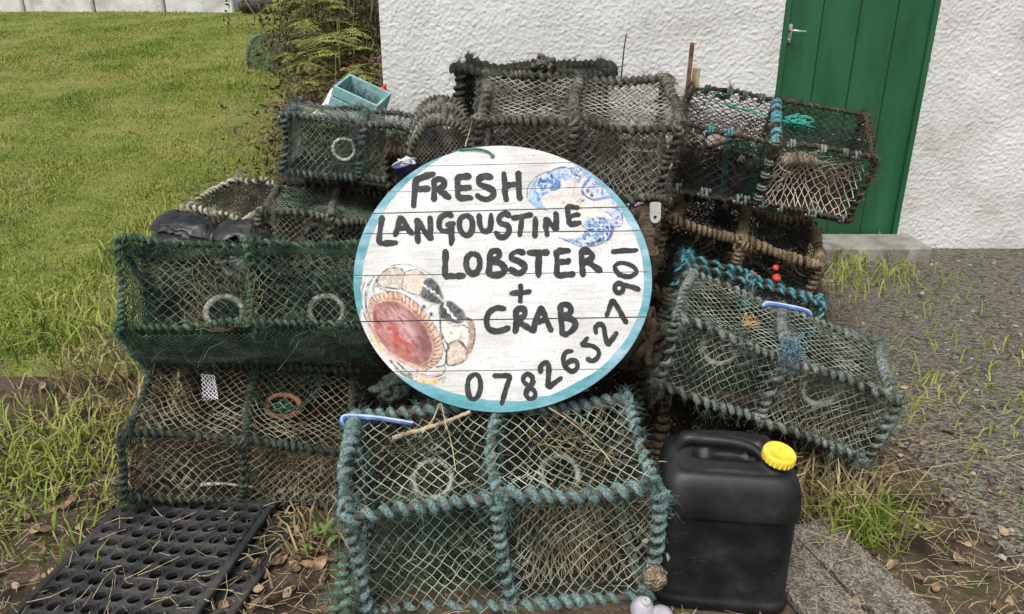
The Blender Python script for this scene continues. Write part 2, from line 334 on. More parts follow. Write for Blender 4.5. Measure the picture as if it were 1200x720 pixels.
def creel(name, label, pos, rot, dims, st, group='creels heaped in the pile', seed=1, rings=(), mids=True, arch=False, skip=(), funnel=None):
    """a box creel: rope-wrapped bars, net panels, slatted base, entrance rings; local x width, -y front, z up"""
    w, d, h = dims; root = empty(name, pos, [rad(a) for a in rot]); tag(root, label, 'creel', group)
    x, y = w/2, d/2; z0 = .02
    c = {(i, j, k): np.array([i*x, j*y, z0 if k == 0 else h]) for i in (-1, 0, 1) for j in (-1, 1) for k in (0, 1)}
    bars = []
    for k in (0, 1):
        for j in (-1, 1): bars += [(c[-1, j, k], c[0, j, k]), (c[0, j, k], c[1, j, k])]
        for i in (-1, 1): bars.append((c[i, -1, k], c[i, 1, k]))
    for i in (-1, 1):
        for j in (-1, 1): bars.append((c[i, j, 0], c[i, j, 1]))
    if mids: bars += [(c[0, -1, 0], c[0, -1, 1]), (c[0, 1, 0], c[0, 1, 1]), (c[0, -1, 1], c[0, 1, 1])]
    R, r, pitch = st['R'], st['r'], st['pitch']
    for n, (p, q) in enumerate(bars):
        mb = MB(); u = (q-p)/np.linalg.norm(q-p)*R*.55
        coil(mb, p-u, q+u, R, r, pitch, seed*37+n, bow=st.get('bow', .007), frays=st.get('fray', 0), irr=st.get('irr', .3), sides=st.get('sides', 9), spt=st.get('spt', 10), fl=st.get('fl', .016))
        mb.build('frame_bar', [M[st['rope']], M[st.get('core', 'core_dark')]], root)
    for n, (i, j, k) in enumerate(((-1, -1, 1), (1, -1, 1), (-1, -1, 0), (1, -1, 0), (0, -1, 1), (-1, 1, 1), (1, 1, 1))):     # corner lashings
        q = c[i, j, k]; rg = np.random.default_rng(seed*91+n); mb = MB(); e = rg.normal(0, .35, 3)+np.array([-i*.7 if i else 1., 0, -.5 if k else .6]); e /= np.linalg.norm(e)
        coil(mb, q-e*R*1.3, q+e*R*1.7, R*1.25, r*.8, r*2.0, seed*53+n, bow=.003, frays=st.get('fray', 0), irr=.5, core=False, fl=st.get('fl', .016)); mb.build('corner_lashing', M[st['rope']], root)
    cw, ch, nr = st['cw'], st['ch'], st.get('nr', .0012)
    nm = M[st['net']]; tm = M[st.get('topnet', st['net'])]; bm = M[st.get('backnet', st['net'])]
    sag = st.get('sag', .012)
    for hlf, (a, b) in enumerate(((-1, 0), (0, 1))):
        if ('front', hlf) not in skip: net_mb((c[a, -1, 0], c[b, -1, 0], c[b, -1, 1], c[a, -1, 1]), cw, ch, nr, sag, seed+hlf, nrm=(0, -1, 0)).build('net_panel', [nm, M['ring_white']], root, False)
        if ('top', hlf) not in skip: net_mb((c[a, -1, 1], c[b, -1, 1], c[b, 1, 1], c[a, 1, 1]), cw, ch, nr, sag*1.3, seed+10+hlf, nrm=(0, 0, 1)).build('net_panel', [tm, M['ring_white']], root, False)
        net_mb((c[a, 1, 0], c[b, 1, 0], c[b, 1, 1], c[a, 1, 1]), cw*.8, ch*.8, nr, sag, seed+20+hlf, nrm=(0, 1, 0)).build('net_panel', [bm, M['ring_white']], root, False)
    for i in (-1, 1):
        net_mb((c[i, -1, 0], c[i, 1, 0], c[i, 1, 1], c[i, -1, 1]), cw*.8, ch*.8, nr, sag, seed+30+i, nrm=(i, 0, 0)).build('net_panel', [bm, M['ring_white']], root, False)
    if 'part' not in skip:
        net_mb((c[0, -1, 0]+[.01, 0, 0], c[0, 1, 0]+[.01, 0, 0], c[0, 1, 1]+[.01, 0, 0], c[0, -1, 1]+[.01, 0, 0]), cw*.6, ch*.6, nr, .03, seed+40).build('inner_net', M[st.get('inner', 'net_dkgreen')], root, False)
    for q in range(st.get('dense', 1)):     # the parlour net slung inside, its layers added to darken the interior
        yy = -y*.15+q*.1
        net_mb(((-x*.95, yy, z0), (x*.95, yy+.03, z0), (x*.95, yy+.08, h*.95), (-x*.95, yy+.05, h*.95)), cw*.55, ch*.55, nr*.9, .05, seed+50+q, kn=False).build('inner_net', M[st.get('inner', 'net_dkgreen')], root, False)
    if 'base' in skip: return_base = False
    else: return_base = True
    b = MB(); ns = 9
    if return_base:
     for k in range(ns): b.box((0, -y+(k+.5)*d/ns, .008), (w*.98, d/ns*.86, .012), bev=.002)
    if return_base: b.build('base_panel', M['base_board'], root, False)
    for q, (cx, cy, cz, n, rr, mt, fn) in enumerate(rings):
        ro = ring_mb((cx, cy, cz), n, rr, rr*.18, seed).build('entrance_ring', M[mt], root)
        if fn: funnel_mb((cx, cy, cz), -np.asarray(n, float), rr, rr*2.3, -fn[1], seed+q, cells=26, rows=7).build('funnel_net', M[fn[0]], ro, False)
    return root
def copy_tree(o, parent=None):
    c = o.copy(); COL.objects.link(c); c.parent = parent
    for ch in o.children: copy_tree(ch, c)
    return c

# ------------------------------------------------------------------ ground, lawn, wall
def sstep(a, b, x): t = np.clip((x-a)/(b-a), 0, 1); return t*t*(3-2*t)
def gz(x, y):
    x = np.asarray(x, float); y = np.asarray(y, float)
    s = np.maximum(sstep(-.75, -1.8, x), sstep(12, 22, y))
    z = .118*np.maximum(0, np.minimum(y, 60)-4.2)*s
    return z+.02*vnoise(np.stack([x*.7, y*.7, x*0], -1), 31)*sstep(3, 6, y)
xs = np.concatenate([np.linspace(-400, -14, 24), np.linspace(-12, 6, 181), np.linspace(8, 400, 24)])
ys = np.concatenate([np.linspace(-300, -4, 16), np.linspace(-3, 18, 211), np.linspace(20, 900, 40)])
X, Y = np.meshgrid(xs, ys, indexing='ij'); Z = gz(X, Y)
near = (np.abs(X) < 5) & (Y < 5) & (Y > -1)
Z = Z+np.where(near, .008*fbm(np.stack([X*9, Y*9, X*0], -1), 5), 0)
m_soil = mat('soil', [(.02, .014, .009), (.05, .036, .024), (.1, .072, .048), (.06, .055, .025)], 6, .95, .8, 45, dist=.03, detail=8)
g = MB(); g.grid(np.stack([X, Y, Z], -1)); tag(g.build('ground', m_soil), kind='structure')
# lawn: turf sheet + blades
m_turf = mat('turf', [(.09, .115, .02), (.13, .155, .03), (.165, .18, .04), (.2, .185, .06)], 2.6, .95, .6, 60, dist=.02, detail=9)
lx = np.concatenate([np.linspace(-90, -15, 20), np.linspace(-14, -.8, 133), np.linspace(-.5, 12, 50), np.linspace(14, 90, 20)]); ly = np.concatenate([np.linspace(-3, 2.6, 24), np.linspace(2.75, 19, 164), np.linspace(20, 120, 30)]); X, Y = np.meshgrid(lx, ly, indexing='ij')
Z = gz(X, Y)+.012
edge = sstep(-1.15, -1.75, X+.15*vnoise(np.stack([X, Y*1.5, X*0], -1), 8))*sstep(2.75, 3.3, Y)
edge = np.maximum(edge, np.maximum(sstep(-2.6, -3.4, X+.3*vnoise(np.stack([X, Y, X*0], -1), 18)), np.maximum(sstep(11.5, 12.5, Y), sstep(5.2, 5.8, X+.2*vnoise(np.stack([X, Y, X*0], -1), 19)))))
Z = np.where(edge > .02, Z, Z-.08)
g = MB(); g.grid(np.stack([X, Y, Z], -1)); tag(g.build('lawn', m_turf), kind='structure')
m_grass = mat('grass_blade', [(.12, .18, .025), (.20, .26, .045), (.28, .31, .07), (.34, .32, .12)], .9, .75, 0, island=.16, spec=.25)
def blades(n, fx, fy, hmin, hmax, wd, seed, dens=None, lean=.5):
    r = np.random.default_rng(seed); x = fx(r, n); y = fy(r, n)
    if dens is not None:
        k = dens(x, y, r); x, y = x[k], y[k]
    n = len(x); z = gz(x, y); h = r.uniform(hmin, hmax, n)*(1+.5*vnoise(np.stack([x*2, y*2, x*0], -1), 6)); th = r.uniform(0, 2*PI, n); ln = r.normal(0, lean, (n, 2))*h[:, None]
    b = np.stack([x, y, z], -1); wv = np.stack([np.cos(th), np.sin(th), th*0], -1)*wd*(1+y/9)[:, None]*.5
    mid_ = b+np.stack([ln[:, 0]*.35, ln[:, 1]*.35, h*.6], -1); top = b+np.stack([ln[:, 0], ln[:, 1], h*np.clip(1-np.abs(ln).sum(1)/h*.3, .4, 1)], -1)
    V = np.stack([b-wv, b+wv, mid_+wv*.7, mid_-wv*.7, top], 1).reshape(-1, 3)
    i = (np.arange(n)*5)[:, None]
    mb = MB(); mb.add(V, i+np.array([[0, 1, 2, 3]])); mb.f.append(i+np.array([[3, 2, 4]])); mb.m.append(np.zeros(n)); return mb
def lawn_d(x, y, r):
    e = sstep(-1.2, -1.7, x+.15*vnoise(np.stack([x, y*1.5, x*0], -1), 8))*sstep(2.8, 3.3, y)
    p = np.where(vnoise(np.stack([x*1.1, y*1.1, x*0], -1), 12) > .55, .35, 1)*e
    return r.random(len(x)) < p
rr_ = np.random.default_rng(5); N_ = 380000; gy = 2.8+14*rr_.random(N_)**1.5; gx = -1.1-rr_.random(N_)*(gy*.82+.6)
gb = blades(N_, lambda r, n: gx, lambda r, n: gy, .02, .052, .005, 4, dens=lawn_d)
tag(gb.build('lawn_grass', m_grass, None, False), 'short patchy green lawn grass on the slope', 'grass', kind='stuff')
tag(blades(2600, lambda r, n: r.uniform(-2.4, -1.1, n), lambda r, n: r.uniform(3.0, 5.2, n), .08, .2, .007, 9, lean=.7).build('rough_grass', m_grass, None, False), 'longer rough grass along the lawn edge behind the creels', 'grass', kind='stuff')

# roughcast cottage wall with real relief, opening for the green door
WY = 4.6; WX0 = at(447, 60, WY)[0]; WX1 = 4.3; WZ1 = 3.2
DX0 = at(912, 60, WY)[0]+.012; DX1 = DX0+.86; DZ1 = 2.12
house = empty('cottage', (WX0, WY, 0)); tag(house, 'white roughcast cottage wall behind the heap of creels', 'building')
m_wall = mat('roughcast', [(.45, .44, .41), (.58, .575, .555), (.64, .635, .62), (.67, .665, .65)], 1.7, .95, .35, 260, dist=.004, detail=8, spec=.1)
st = .0056
ux = np.arange(0, WX1-WX0+st, st); uz = np.concatenate([np.arange(0, 2.3, st), np.arange(2.3, WZ1+.05, .05)]); A, B = np.meshgrid(ux, uz, indexing='ij')
rg = np.random.default_rng(2)
q = np.stack([A*88, B*96, A*0], -1); rel = .0030*np.clip(vnoise(q, 1)+.1, 0, 1)**.6+.0027*np.clip(vnoise(q*.8+7.3, 2), 0, 1)**.6+.0016*vnoise(q*1.9, 3)+.003*vnoise(q*.08, 9)
V = np.stack([A, -rel, B], -1)
keep = ~((A[:-1, :-1] > DX0-WX0-st) & (A[:-1, :-1] < DX1-WX0) & (B[:-1, :-1] < DZ1))
a, b = V.shape[:2]; i, j = np.nonzero(keep)
mb = MB(); mb.add(V.reshape(-1, 3), np.stack([i*b+j, (i+1)*b+j, (i+1)*b+j+1, i*b+j+1], -1))
mb.build('wall', m_wall, house)
mb = MB(); mb.box((.0+.15-.15+.125, 3.0, 1.6), (.25, 5.98, 3.2)); mb.box((WX1-WX0-.125, 3.0, 1.6), (.25, 5.98, 3.2)); mb.box(((WX1-WX0)/2, 5.9, 1.6), (WX1-WX0-.5, .2, 3.2))
ox, oz = DX0-WX0, DZ1
mb.box((ox-.05-.01, .14, oz/2), (.1, .22, oz)); mb.box((DX1-WX0+.06, .14, oz/2), (.1, .22, oz)); mb.box(((ox+DX1-WX0)/2, .14, oz+.06), (1.06, .22, .1))
mb.build('wall', m_wall, house, False)
m_slate = mat('slate', [(.03, .035, .04), (.06, .065, .075)], 5, .6, .3, 20)
mb = MB()
Wd = WX1-WX0
mb.add([[-.2, -.3, 3.15], [Wd+.2, -.3, 3.15], [Wd+.2, 3.0, 5.4], [-.2, 3.0, 5.4], [Wd+.2, 6.3, 3.15], [-.2, 6.3, 3.15]], [[0, 1, 2, 3], [3, 2, 4, 5]])
mb.build('roof', m_slate, house, False)
m_green = mat('door_green', [(.012, .075, .03), (.016, .092, .038), (.022, .11, .05)], 2.5, .38, .12, 6, dist=.02, stretch=(3, 3, .6), spec=.45)
dr = MB(); dr.box(((ox+DX1-WX0)/2, .045, DZ1/2-.004), (DX1-DX0-.012, .045, DZ1-.012), bev=.003)
door = dr.build('door', m_green, house, False)
mb = MB()
for gx_ in np.linspace(ox+.22, DX1-WX0-.22, 3): mb.box((gx_, .0215, DZ1/2), (.007, .003, DZ1-.06))
mb.build('plank_joint', mat('door_dark', [(.006, .03, .013), (.009, .045, .018)], 8, .6), door, False)
mb = MB(); mb.box((ox+.016, .028, DZ1/2), (.03, .07, DZ1-.002), bev=.003); mb.box((DX1-WX0-.016, .028, DZ1/2), (.03, .07, DZ1-.002), bev=.003); mb.build('door_frame', m_green, house, False)
m_metal = mat('steel', [(.5, .49, .46), (.62, .61, .58)], 12, .35, .1, 60, metal=.8)
hp = at(926, 37, WY); hx = hp[0]-WX0; hz = hp[2]
mb = MB(); mb.box((hx, .016, hz-.012), (.032, .012, .105), bev=.004); mb.sweep([[hx, .012, hz+.005], [hx, -.035, hz+.005], [hx+.01, -.048, hz+.004], [hx+.035, -.05, hz+.002], [hx+.072, -.047, hz]], [.008, .008, .008, .007, .006], 10)
mb.lathe([(0, .0), (.006, .0), (.006, .004), (0, .004)], 12, (hx, .008, hz-.045), rotm(90, 0, 0))
mb.build('door_handle', m_metal, door)
m_conc = mat('concrete', [(.16, .15, .13), (.26, .245, .215), (.34, .32, .285)], 7, .95, .6, 70, dist=.01, detail=9)
mb = MB(); mb.box(((ox+DX1-WX0)/2, -.16, .05), (1.0, .3, .1), bev=.01); mb.build('doorstep', m_conc, house, False)
# yard of trodden gravel to the right
X, Y = np.meshgrid(np.linspace(1.22, 6, 60), np.linspace(-1.5, 4.57, 70), indexing='ij')
e = X+.12*vnoise(np.stack([X*2, Y*2, X*0], -1), 8)
Zg = gz(X, Y)+.012+.006*fbm(np.stack([X*8, Y*8, X*0], -1), 6)-.05*(1-sstep(1.25, 1.4, e))
m_yard = mat('gravel', [(.07, .06, .045), (.14, .125, .1), (.22, .2, .165), (.1, .1, .05)], 30, .95, .9, 60, dist=.03, bumptype='voronoi', detail=8)
g = MB(); g.grid(np.stack([X, Y, Zg], -1)); tag(g.build('yard', m_yard), kind='structure')

rg = np.random.default_rng(77); n = 5200; x = rg.uniform(1.3, 3.6, n); y = rg.uniform(1.0, 4.5, n); k = rg.random(n) < .35+.65*(vnoise(np.stack([x*2, y*2, x*0], -1), 3) > -.1); x, y = x[k], y[k]; n = len(x); rr = rg.uniform(.003, .011, n)*rg.choice([1, 1, 1, 1.7], n)
ov = np.array([[1, 0, 0], [-1, 0, 0], [0, 1, 0], [0, -1, 0], [0, 0, .7], [.6, .6, .35], [-.6, .6, .35], [.6, -.6, .35], [-.6, -.6, .35]]); of = np.array([[4, 5, 6], [4, 7, 5], [4, 8, 7], [4, 6, 8], [0, 5, 7], [1, 8, 6], [2, 6, 5], [3, 7, 8], [0, 2, 5], [2, 1, 6], [1, 3, 8], [3, 0, 7]])
V = np.stack([x, y, gz(x, y)+.012+rr*.1], -1)[:, None]+ov[None]*rr[:, None, None]*rg.uniform(.6, 1.3, (n, 9, 1))
mb = MB(); mb.add(V.reshape(-1, 3), (of[None]+(np.arange(n)*9)[:, None, None]).reshape(-1, 3)); tag(mb.build('pebbles', mat('pebble', [(.08, .075, .065), (.2, .185, .16), (.34, .32, .28), (.15, .11, .085)], 3, .9, island=.8)), 'loose pebbles and grit strewn over the yard', 'pebbles', kind='stuff')
# ------------------------------------------------------------------ the round sign
SG_LEAN = rad(27)
SO = at(586, 483, 1.80); SU = np.array([math.cos(rad(1.2)), 0, math.sin(rad(1.2))]); 
SV0 = np.array([0, math.sin(SG_LEAN), math.cos(SG_LEAN)]); SV = SV0-SU*(SU@SV0); SV /= np.linalg.norm(SV); SN = np.cross(SU, SV)   # SN towards the camera
if SN[1] > 0: SN = -SN
def s2l(px, py):
    """pixel of the photograph -> (u, v) on the sign's own face"""
    px = np.asarray(px, float); py = np.asarray(py, float)
    x = (px-600)/FPX; y = (360-py)/FPX
    D = np.stack([x, math.cos(PITCH)+y*math.sin(PITCH), -math.sin(PITCH)+y*math.cos(PITCH)], -1)
    o = np.array([0, 0, CAM_H]); t = ((SO-o)@SN)/(D@SN); P = o+D*t[..., None]-SO
    return P@SU, P@SV
sign = empty('round_sign', SO); sign.matrix_world = Matrix(((SU[0], -SN[0], SV[0], SO[0]), (SU[1], -SN[1], SV[1], SO[1]), (SU[2], -SN[2], SV[2], SO[2]), (0, 0, 0, 1)))
tag(sign, 'round white plank sign hand lettered with fresh langoustine, lobster and crab, leaning on the creels', 'sign')
def board_mat(name, paint=False):
    m = bpy.data.materials.new(name); m.use_nodes = True; t = m.node_tree; N = t.nodes; L = t.links; b = N['Principled BSDF']
    b.inputs['Roughness'].default_value = .7; b.inputs['Specular IOR Level'].default_value = .25
    tc = N.new('ShaderNodeTexCoord'); mp = N.new('ShaderNodeMapping'); mp.inputs['Scale'].default_value = (2.2, 2.2, 40); L.new(tc.outputs['Object'], mp.inputs[0])
    n1 = N.new('ShaderNodeTexNoise'); n1.inputs['Scale'].default_value = 3; n1.inputs['Detail'].default_value = 8; n1.inputs['Roughness'].default_value = .7; L.new(mp.outputs[0], n1.inputs[0])
    r1 = N.new('ShaderNodeValToRGB'); e = r1.color_ramp.elements; e[0].position = .25; e[0].color = (.44, .435, .42, 1); e[1].position = .52; e[1].color = (.67, .67, .665, 1); L.new(n1.outputs[0], r1.inputs[0])
    n2 = N.new('ShaderNodeTexNoise'); n2.inputs['Scale'].default_value = 7; n2.inputs['Detail'].default_value = 6; L.new(tc.outputs['Object'], n2.inputs[0])
    r2 = N.new('ShaderNodeValToRGB'); e = r2.color_ramp.elements; e[0].position = .34; e[0].color = (.82, .81, .78, 1); e[1].position = .56; e[1].color = (1, 1, 1, 1); L.new(n2.outputs[0], r2.inputs[0])
    n3 = N.new('ShaderNodeTexNoise'); n3.inputs['Scale'].default_value = 130; n3.inputs['Detail'].default_value = 3; L.new(tc.outputs['Object'], n3.inputs[0])
    r3 = N.new('ShaderNodeValToRGB'); e = r3.color_ramp.elements; e[0].position = .3; e[0].color = (.7, .68, .64, 1); e[1].position = .42; e[1].color = (1, 1, 1, 1); L.new(n3.outputs[0], r3.inputs[0])
    def mul(a, c):
        x = N.new('ShaderNodeMix'); x.data_type = 'RGBA'; x.blend_type = 'MULTIPLY'; x.inputs['Factor'].default_value = 1; L.new(a, x.inputs['A']); L.new(c, x.inputs['B']); return x.outputs['Result']
    c = mul(mul(r1.outputs[0], r2.outputs[0]), r3.outputs[0])
    if paint:
        at_ = N.new('ShaderNodeAttribute'); at_.attribute_name = 'paint'
        x = N.new('ShaderNodeMix'); x.data_type = 'RGBA'; L.new(at_.outputs['Alpha'], x.inputs['Factor']); L.new(c, x.inputs['A']); L.new(at_.outputs['Color'], x.inputs['B'])
        c = mul(x.outputs['Result'], r3.outputs[0])
    L.new(c, b.inputs['Base Color'])
    bp = N.new('ShaderNodeBump'); bp.inputs['Strength'].default_value = .35; bp.inputs['Distance'].default_value = .002; L.new(n1.outputs[0], bp.inputs['Height']); L.new(bp.outputs[0], b.inputs['Normal'])
    return m
M['board'] = board_mat('sign_board'); M['board_paint'] = board_mat('sign_painting', True)
M['letter'] = mat('letter_paint', [(.016, .016, .018), (.026, .026, .028), (.045, .045, .045)], 40, .6, .25, 200, dist=.002)
M['border'] = mat('border_paint', [(.07, .24, .28), (.11, .32, .36), (.19, .37, .44), (.34, .5, .57)], 7, .6, .3, 120, stretch=(1, 1, 2.5), detail=8)
GAPS = [((455, 196), (735, 189), .6), ((430, 226), (760, 218), .8), ((415, 251), (760, 242), 1.3), ((410, 274.5), (765, 270.5), 1.3), ((405, 323.5), (770, 318.5), .9), ((405, 377.5), (770, 371.5), 1.4), ((410, 436.5), (765, 432), .8)]
def elps(k=1., n=240):
    th = np.linspace(0, 2*PI, n, endpoint=False); return np.stack([587.5+174.5*k*np.cos(th)+2*np.cos(2*th+.6), 327-156*k*np.sin(th)], -1)
def clip(poly, a, b, keep_below):
    """clip a convex pixel polygon by the line a-b; keep_below: keep larger y"""
    out = []; f = lambda p: (p[1]-(a[1]+(b[1]-a[1])*(p[0]-a[0])/(b[0]-a[0])))*(1 if keep_below else -1)
    for i in range(len(poly)):
        p, q = poly[i], poly[(i+1) % len(poly)]; fp, fq = f(p), f(q)
        if fp >= 0: out.append(p)
        if fp*fq < 0: out.append(p+(q-p)*fp/(fp-fq))
    return out
def off(l, d): return (l[0][0], l[0][1]+d), (l[1][0], l[1][1]+d)
strips = []
for k in range(len(GAPS)+1):
    P = list(elps())
    if k > 0: a_, b_ = off(GAPS[k-1], GAPS[k-1][2]/2); P = clip(P, a_, b_, True)
    if k < len(GAPS): a_, b_ = off(GAPS[k], -GAPS[k][2]/2); P = clip(P, a_, b_, False)
    strips.append(np.array(P))
TH = .019
for k, P in enumerate(strips):
    u, v = s2l(P[:, 0], P[:, 1]); n = len(u); jz = [0, .0006, -.0003, .0004, -.0002, .0005, 0, .0003][k]
    mb = MB(); F0 = np.stack([u, u*0+jz, v], -1); F1 = F0+[0, TH, 0]
    mb.add(np.vstack([F0, F1]), [[i, i+n, (i+1) % n+n, (i+1) % n] for i in range(n)])
    mb.f.append(np.arange(n)[None]+0); mb.m.append(np.zeros(1)); mb.f.append(np.arange(n)[None, ::-1]+n); mb.m.append(np.zeros(1))
    mb.build('plank', M['board'], sign, False)
M['batten'] = mat('batten', [(.06, .045, .03), (.13, .1, .07)], 9, .85, .3, 60)
for px in (500, 675):
    u0, v0 = s2l(px, 190 if px < 600 else 196); u1, v1 = s2l(px, 465); mb = MB(); mb.box(((u0+u1)/2, TH+.0135, (v0+v1)/2), (.06, .024, abs(v1-v0)*.96), bev=.003); mb.build('batten', M['batten'], sign, False)
# painted border: its width follows the photograph; it wraps round the edge
th = np.linspace(0, 2*PI, 721)
ctrl = {0: 9, 15: 9, 30: 8, 50: 3.5, 62: 0, 112: 0, 122: 4, 150: 10, 170: 11, 190: 7, 198: 0, 224: 0, 230: 3, 240: 13, 258: 15, 275: 12, 300: 11.5, 330: 10, 360: 9}
wd = np.interp(np.degrees(th), list(ctrl), list(ctrl.values()))*(1+.06*np.interp(th*14, np.arange(130), rng.normal(0, 1, 130)))
mb = MB(); nl = 6; c0 = np.stack([587.5+174.5*np.cos(th)+2*np.cos(2*th+.6), 327-156*np.sin(th)], -1); dirn = c0-np.array([587.5, 327]); dirn /= np.linalg.norm(dirn, axis=1, keepdims=True)
def ingap(p):
    r = np.zeros(len(p), bool)
    for a_, b_, wg in GAPS: r |= np.abs(p[:, 1]-(a_[1]+(b_[1]-a_[1])*(p[:, 0]-a_[0])/(b_[0]-a_[0]))) < wg*.6
    return r
R_ = [c0-dirn*(wd*(l/nl))[:, None] for l in range(nl+1)]
V = []
for l in range(nl, -1, -1): u, v = s2l(R_[l][:, 0], R_[l][:, 1]); V.append(np.stack([u, u*0-.0008, v], -1))
u, v = s2l(*(c0+dirn*.35).T); V.append(np.stack([u, u*0-.0008, v], -1)); V.append(np.stack([u, u*0+TH*.8, v], -1))
V = np.array(V); L_, n = V.shape[:2]
fi, fj = np.meshgrid(np.arange(L_-1), np.arange(n-1), indexing='ij'); ok = (wd[:-1] > .4)[None]*np.ones((L_-1, 1), bool)
for l in range(nl): ok[l] &= ~ingap((R_[nl-l][:-1]+R_[nl-l-1][1:])/2)
fi, fj = fi[ok], fj[ok]
mb.add(V.reshape(-1, 3), np.stack([fi*n+fj, fi*n+fj+1, (fi+1)*n+fj+1, (fi+1)*n+fj], -1)); mb.build('painted_border', M['border'], sign)
# lettering: brush strokes in photo pixels of the sign's face
def T(ox, oy, s): return lambda P: [(ox+x/s, oy+y/s) for x, y in P]
t1, t2, t3, t4, t5 = T(420, 180, 6), T(560, 200, 6), T(540, 290, 6), T(500, 380, 1200/280), T(400, 160, 4.236)
WORDS = {
 'fresh': (t1, 6.4, [[(400, 182), (396, 280), (388, 378)], [(392, 192), (460, 165), (535, 143)], [(402, 254), (500, 245)],
   [(532, 182), (533, 335)], [(525, 190), (570, 180), (602, 200), (598, 228), (560, 250), (545, 255)], [(560, 252), (600, 285), (645, 315)],
   [(695, 165), (697, 245), (700, 318)], [(690, 170), (740, 162), (788, 160)], [(700, 247), (790, 240)], [(702, 318), (800, 312)],
   [(940, 168), (890, 160), (850, 178), (852, 215), (900, 235), (945, 258), (950, 298), (910, 325), (862, 315), (832, 288)],
   [(1022, 135), (1028, 230), (1040, 335)], [(1038, 226), (1118, 216)], [(1120, 130), (1128, 230), (1138, 328)]]),
 'langoustine': (None, 5.9, [t1([(165, 442), (152, 540), (144, 632)]), t1([(142, 634), (210, 632), (272, 625)]),
   t1([(298, 445), (272, 530), (259, 582)]), t1([(300, 445), (340, 510), (380, 572)]), t1([(280, 530), (342, 522)]),
   t1([(410, 460), (414, 540), (420, 632)]), t1([(412, 464), (460, 540), (512, 606)]), t1([(502, 445), (508, 530), (514, 608)]),
   t1([(662, 437), (620, 430), (580, 455), (570, 510), (592, 545), (635, 545), (655, 512)]), t1([(618, 505), (678, 493)]), t1([(652, 500), (655, 645)]),
   t1([(755, 432), (715, 460), (710, 520), (738, 570), (775, 575), (800, 530), (795, 465), (757, 433)]),
   t1([(850, 428), (855, 500), (880, 548), (922, 538), (932, 480), (932, 425)]),
   t1([(1065, 442), (1030, 425), (992, 452), (1000, 490), (1048, 510), (1058, 550), (1030, 588), (990, 585), (965, 550)]),
   t2([(240, 335), (310, 325), (382, 310)]), t2([(312, 332), (302, 400), (292, 462)]), t2([(405, 330), (402, 472)]),
   t2([(475, 335), (480, 400), (487, 462)]), t2([(477, 337), (515, 378), (548, 420)]), t2([(549, 295), (551, 420)]),
   t2([(628, 258), (634, 320), (641, 382)]), t2([(620, 262), (660, 257), (708, 263)]), t2([(634, 325), (715, 309)]), t2([(642, 382), (722, 366)])]),
 'lobster': (None, 6.6, [t5([(520, 565), (517, 630), (515, 698)]), t5([(515, 698), (612, 692)]),
   t3([(85, 42), (45, 72), (37, 130), (62, 178), (104, 182), (133, 130), (124, 68), (86, 42)]),
   t3([(207, 38), (200, 120), (196, 198)]), t3([(203, 33), (250, 24), (272, 50), (252, 80), (215, 95)]), t3([(216, 102), (275, 112), (306, 150), (280, 188), (202, 195)]),
   t3([(447, 42), (400, 28), (357, 46), (357, 80), (410, 100), (448, 130), (438, 168), (400, 183), (358, 160), (352, 145)]),
   t3([(472, 38), (618, 35)]), t3([(548, 45), (545, 207)]), t3([(672, 25), (675, 110), (676, 203)]), t3([(673, 32), (720, 25), (766, 28)]), t3([(682, 105), (768, 98)]), t3([(678, 200), (798, 188)]),
   t3([(845, 25), (852, 110), (860, 203)]), t3([(842, 28), (890, 25), (922, 47), (918, 80), (880, 105), (862, 108)]), t3([(890, 102), (940, 138), (988, 166)])]),
 'plus': (t3, 5.6, [[(348, 325), (420, 317), (492, 310)], [(420, 262), (420, 388)]]),
 'crab': (t3, 6.2, [[(312, 432), (250, 427), (197, 462), (182, 520), (198, 572), (250, 593), (308, 580), (342, 562)],
   [(390, 432), (388, 510), (382, 602)], [(387, 436), (430, 430), (453, 457), (438, 490), (397, 505)], [(402, 517), (440, 545), (505, 588)],
   [(568, 418), (530, 500), (507, 598)], [(566, 418), (600, 500), (637, 592)], [(532, 525), (598, 512)],
   [(697, 408), (704, 500), (715, 618)], [(692, 412), (740, 402), (772, 427), (762, 465), (712, 485)], [(720, 497), (778, 503), (806, 540), (780, 588), (722, 618)]]),
 'phone_number': (None, 5.3, [t4([(240, 250), (212, 275), (206, 320), (215, 362), (235, 377), (258, 358), (270, 310), (262, 268), (241, 250)]),
   t4([(335, 259), (423, 258)]), t4([(420, 262), (397, 330), (376, 405)]),
   t4([(535, 275), (510, 251), (487, 265), (487, 290), (515, 315), (543, 340), (540, 368), (515, 375), (498, 350), (510, 322), (530, 300), (537, 277)]),
   t4([(570, 245), (573, 210), (600, 191), (614, 215), (612, 270), (608, 318)]), t4([(612, 320), (650, 290), (678, 267)]),
   t4([(733, 136), (700, 142), (687, 175), (697, 215), (730, 238), (755, 218), (749, 188), (720, 187), (702, 204)]),
   t4([(808, 67), (778, 104)]), t4([(778, 105), (830, 110), (863, 135), (858, 168), (830, 185), (803, 172)]),
   t3([(950, 608), (946, 565), (975, 541), (1004, 560), (1015, 620), (1030, 688)]), t3([(1032, 690), (1070, 640), (1100, 598)]),
   t3([(1022, 483), (1045, 425), (1067, 368)]), t3([(1070, 368), (1115, 450), (1165, 535)]),
   t3([(1120, 250), (1086, 266), (1082, 303), (1110, 323), (1138, 305), (1140, 268), (1111, 249)]), t3([(1140, 262), (1200, 278), (1258, 297)]),
   [(719, 313), (727, 308.5), (740, 311.5), (746, 318.5), (738, 324.5), (726, 322), (719.5, 314)], [(717, 295.5), (732, 294), (747, 293.5)]])}
sid = 0
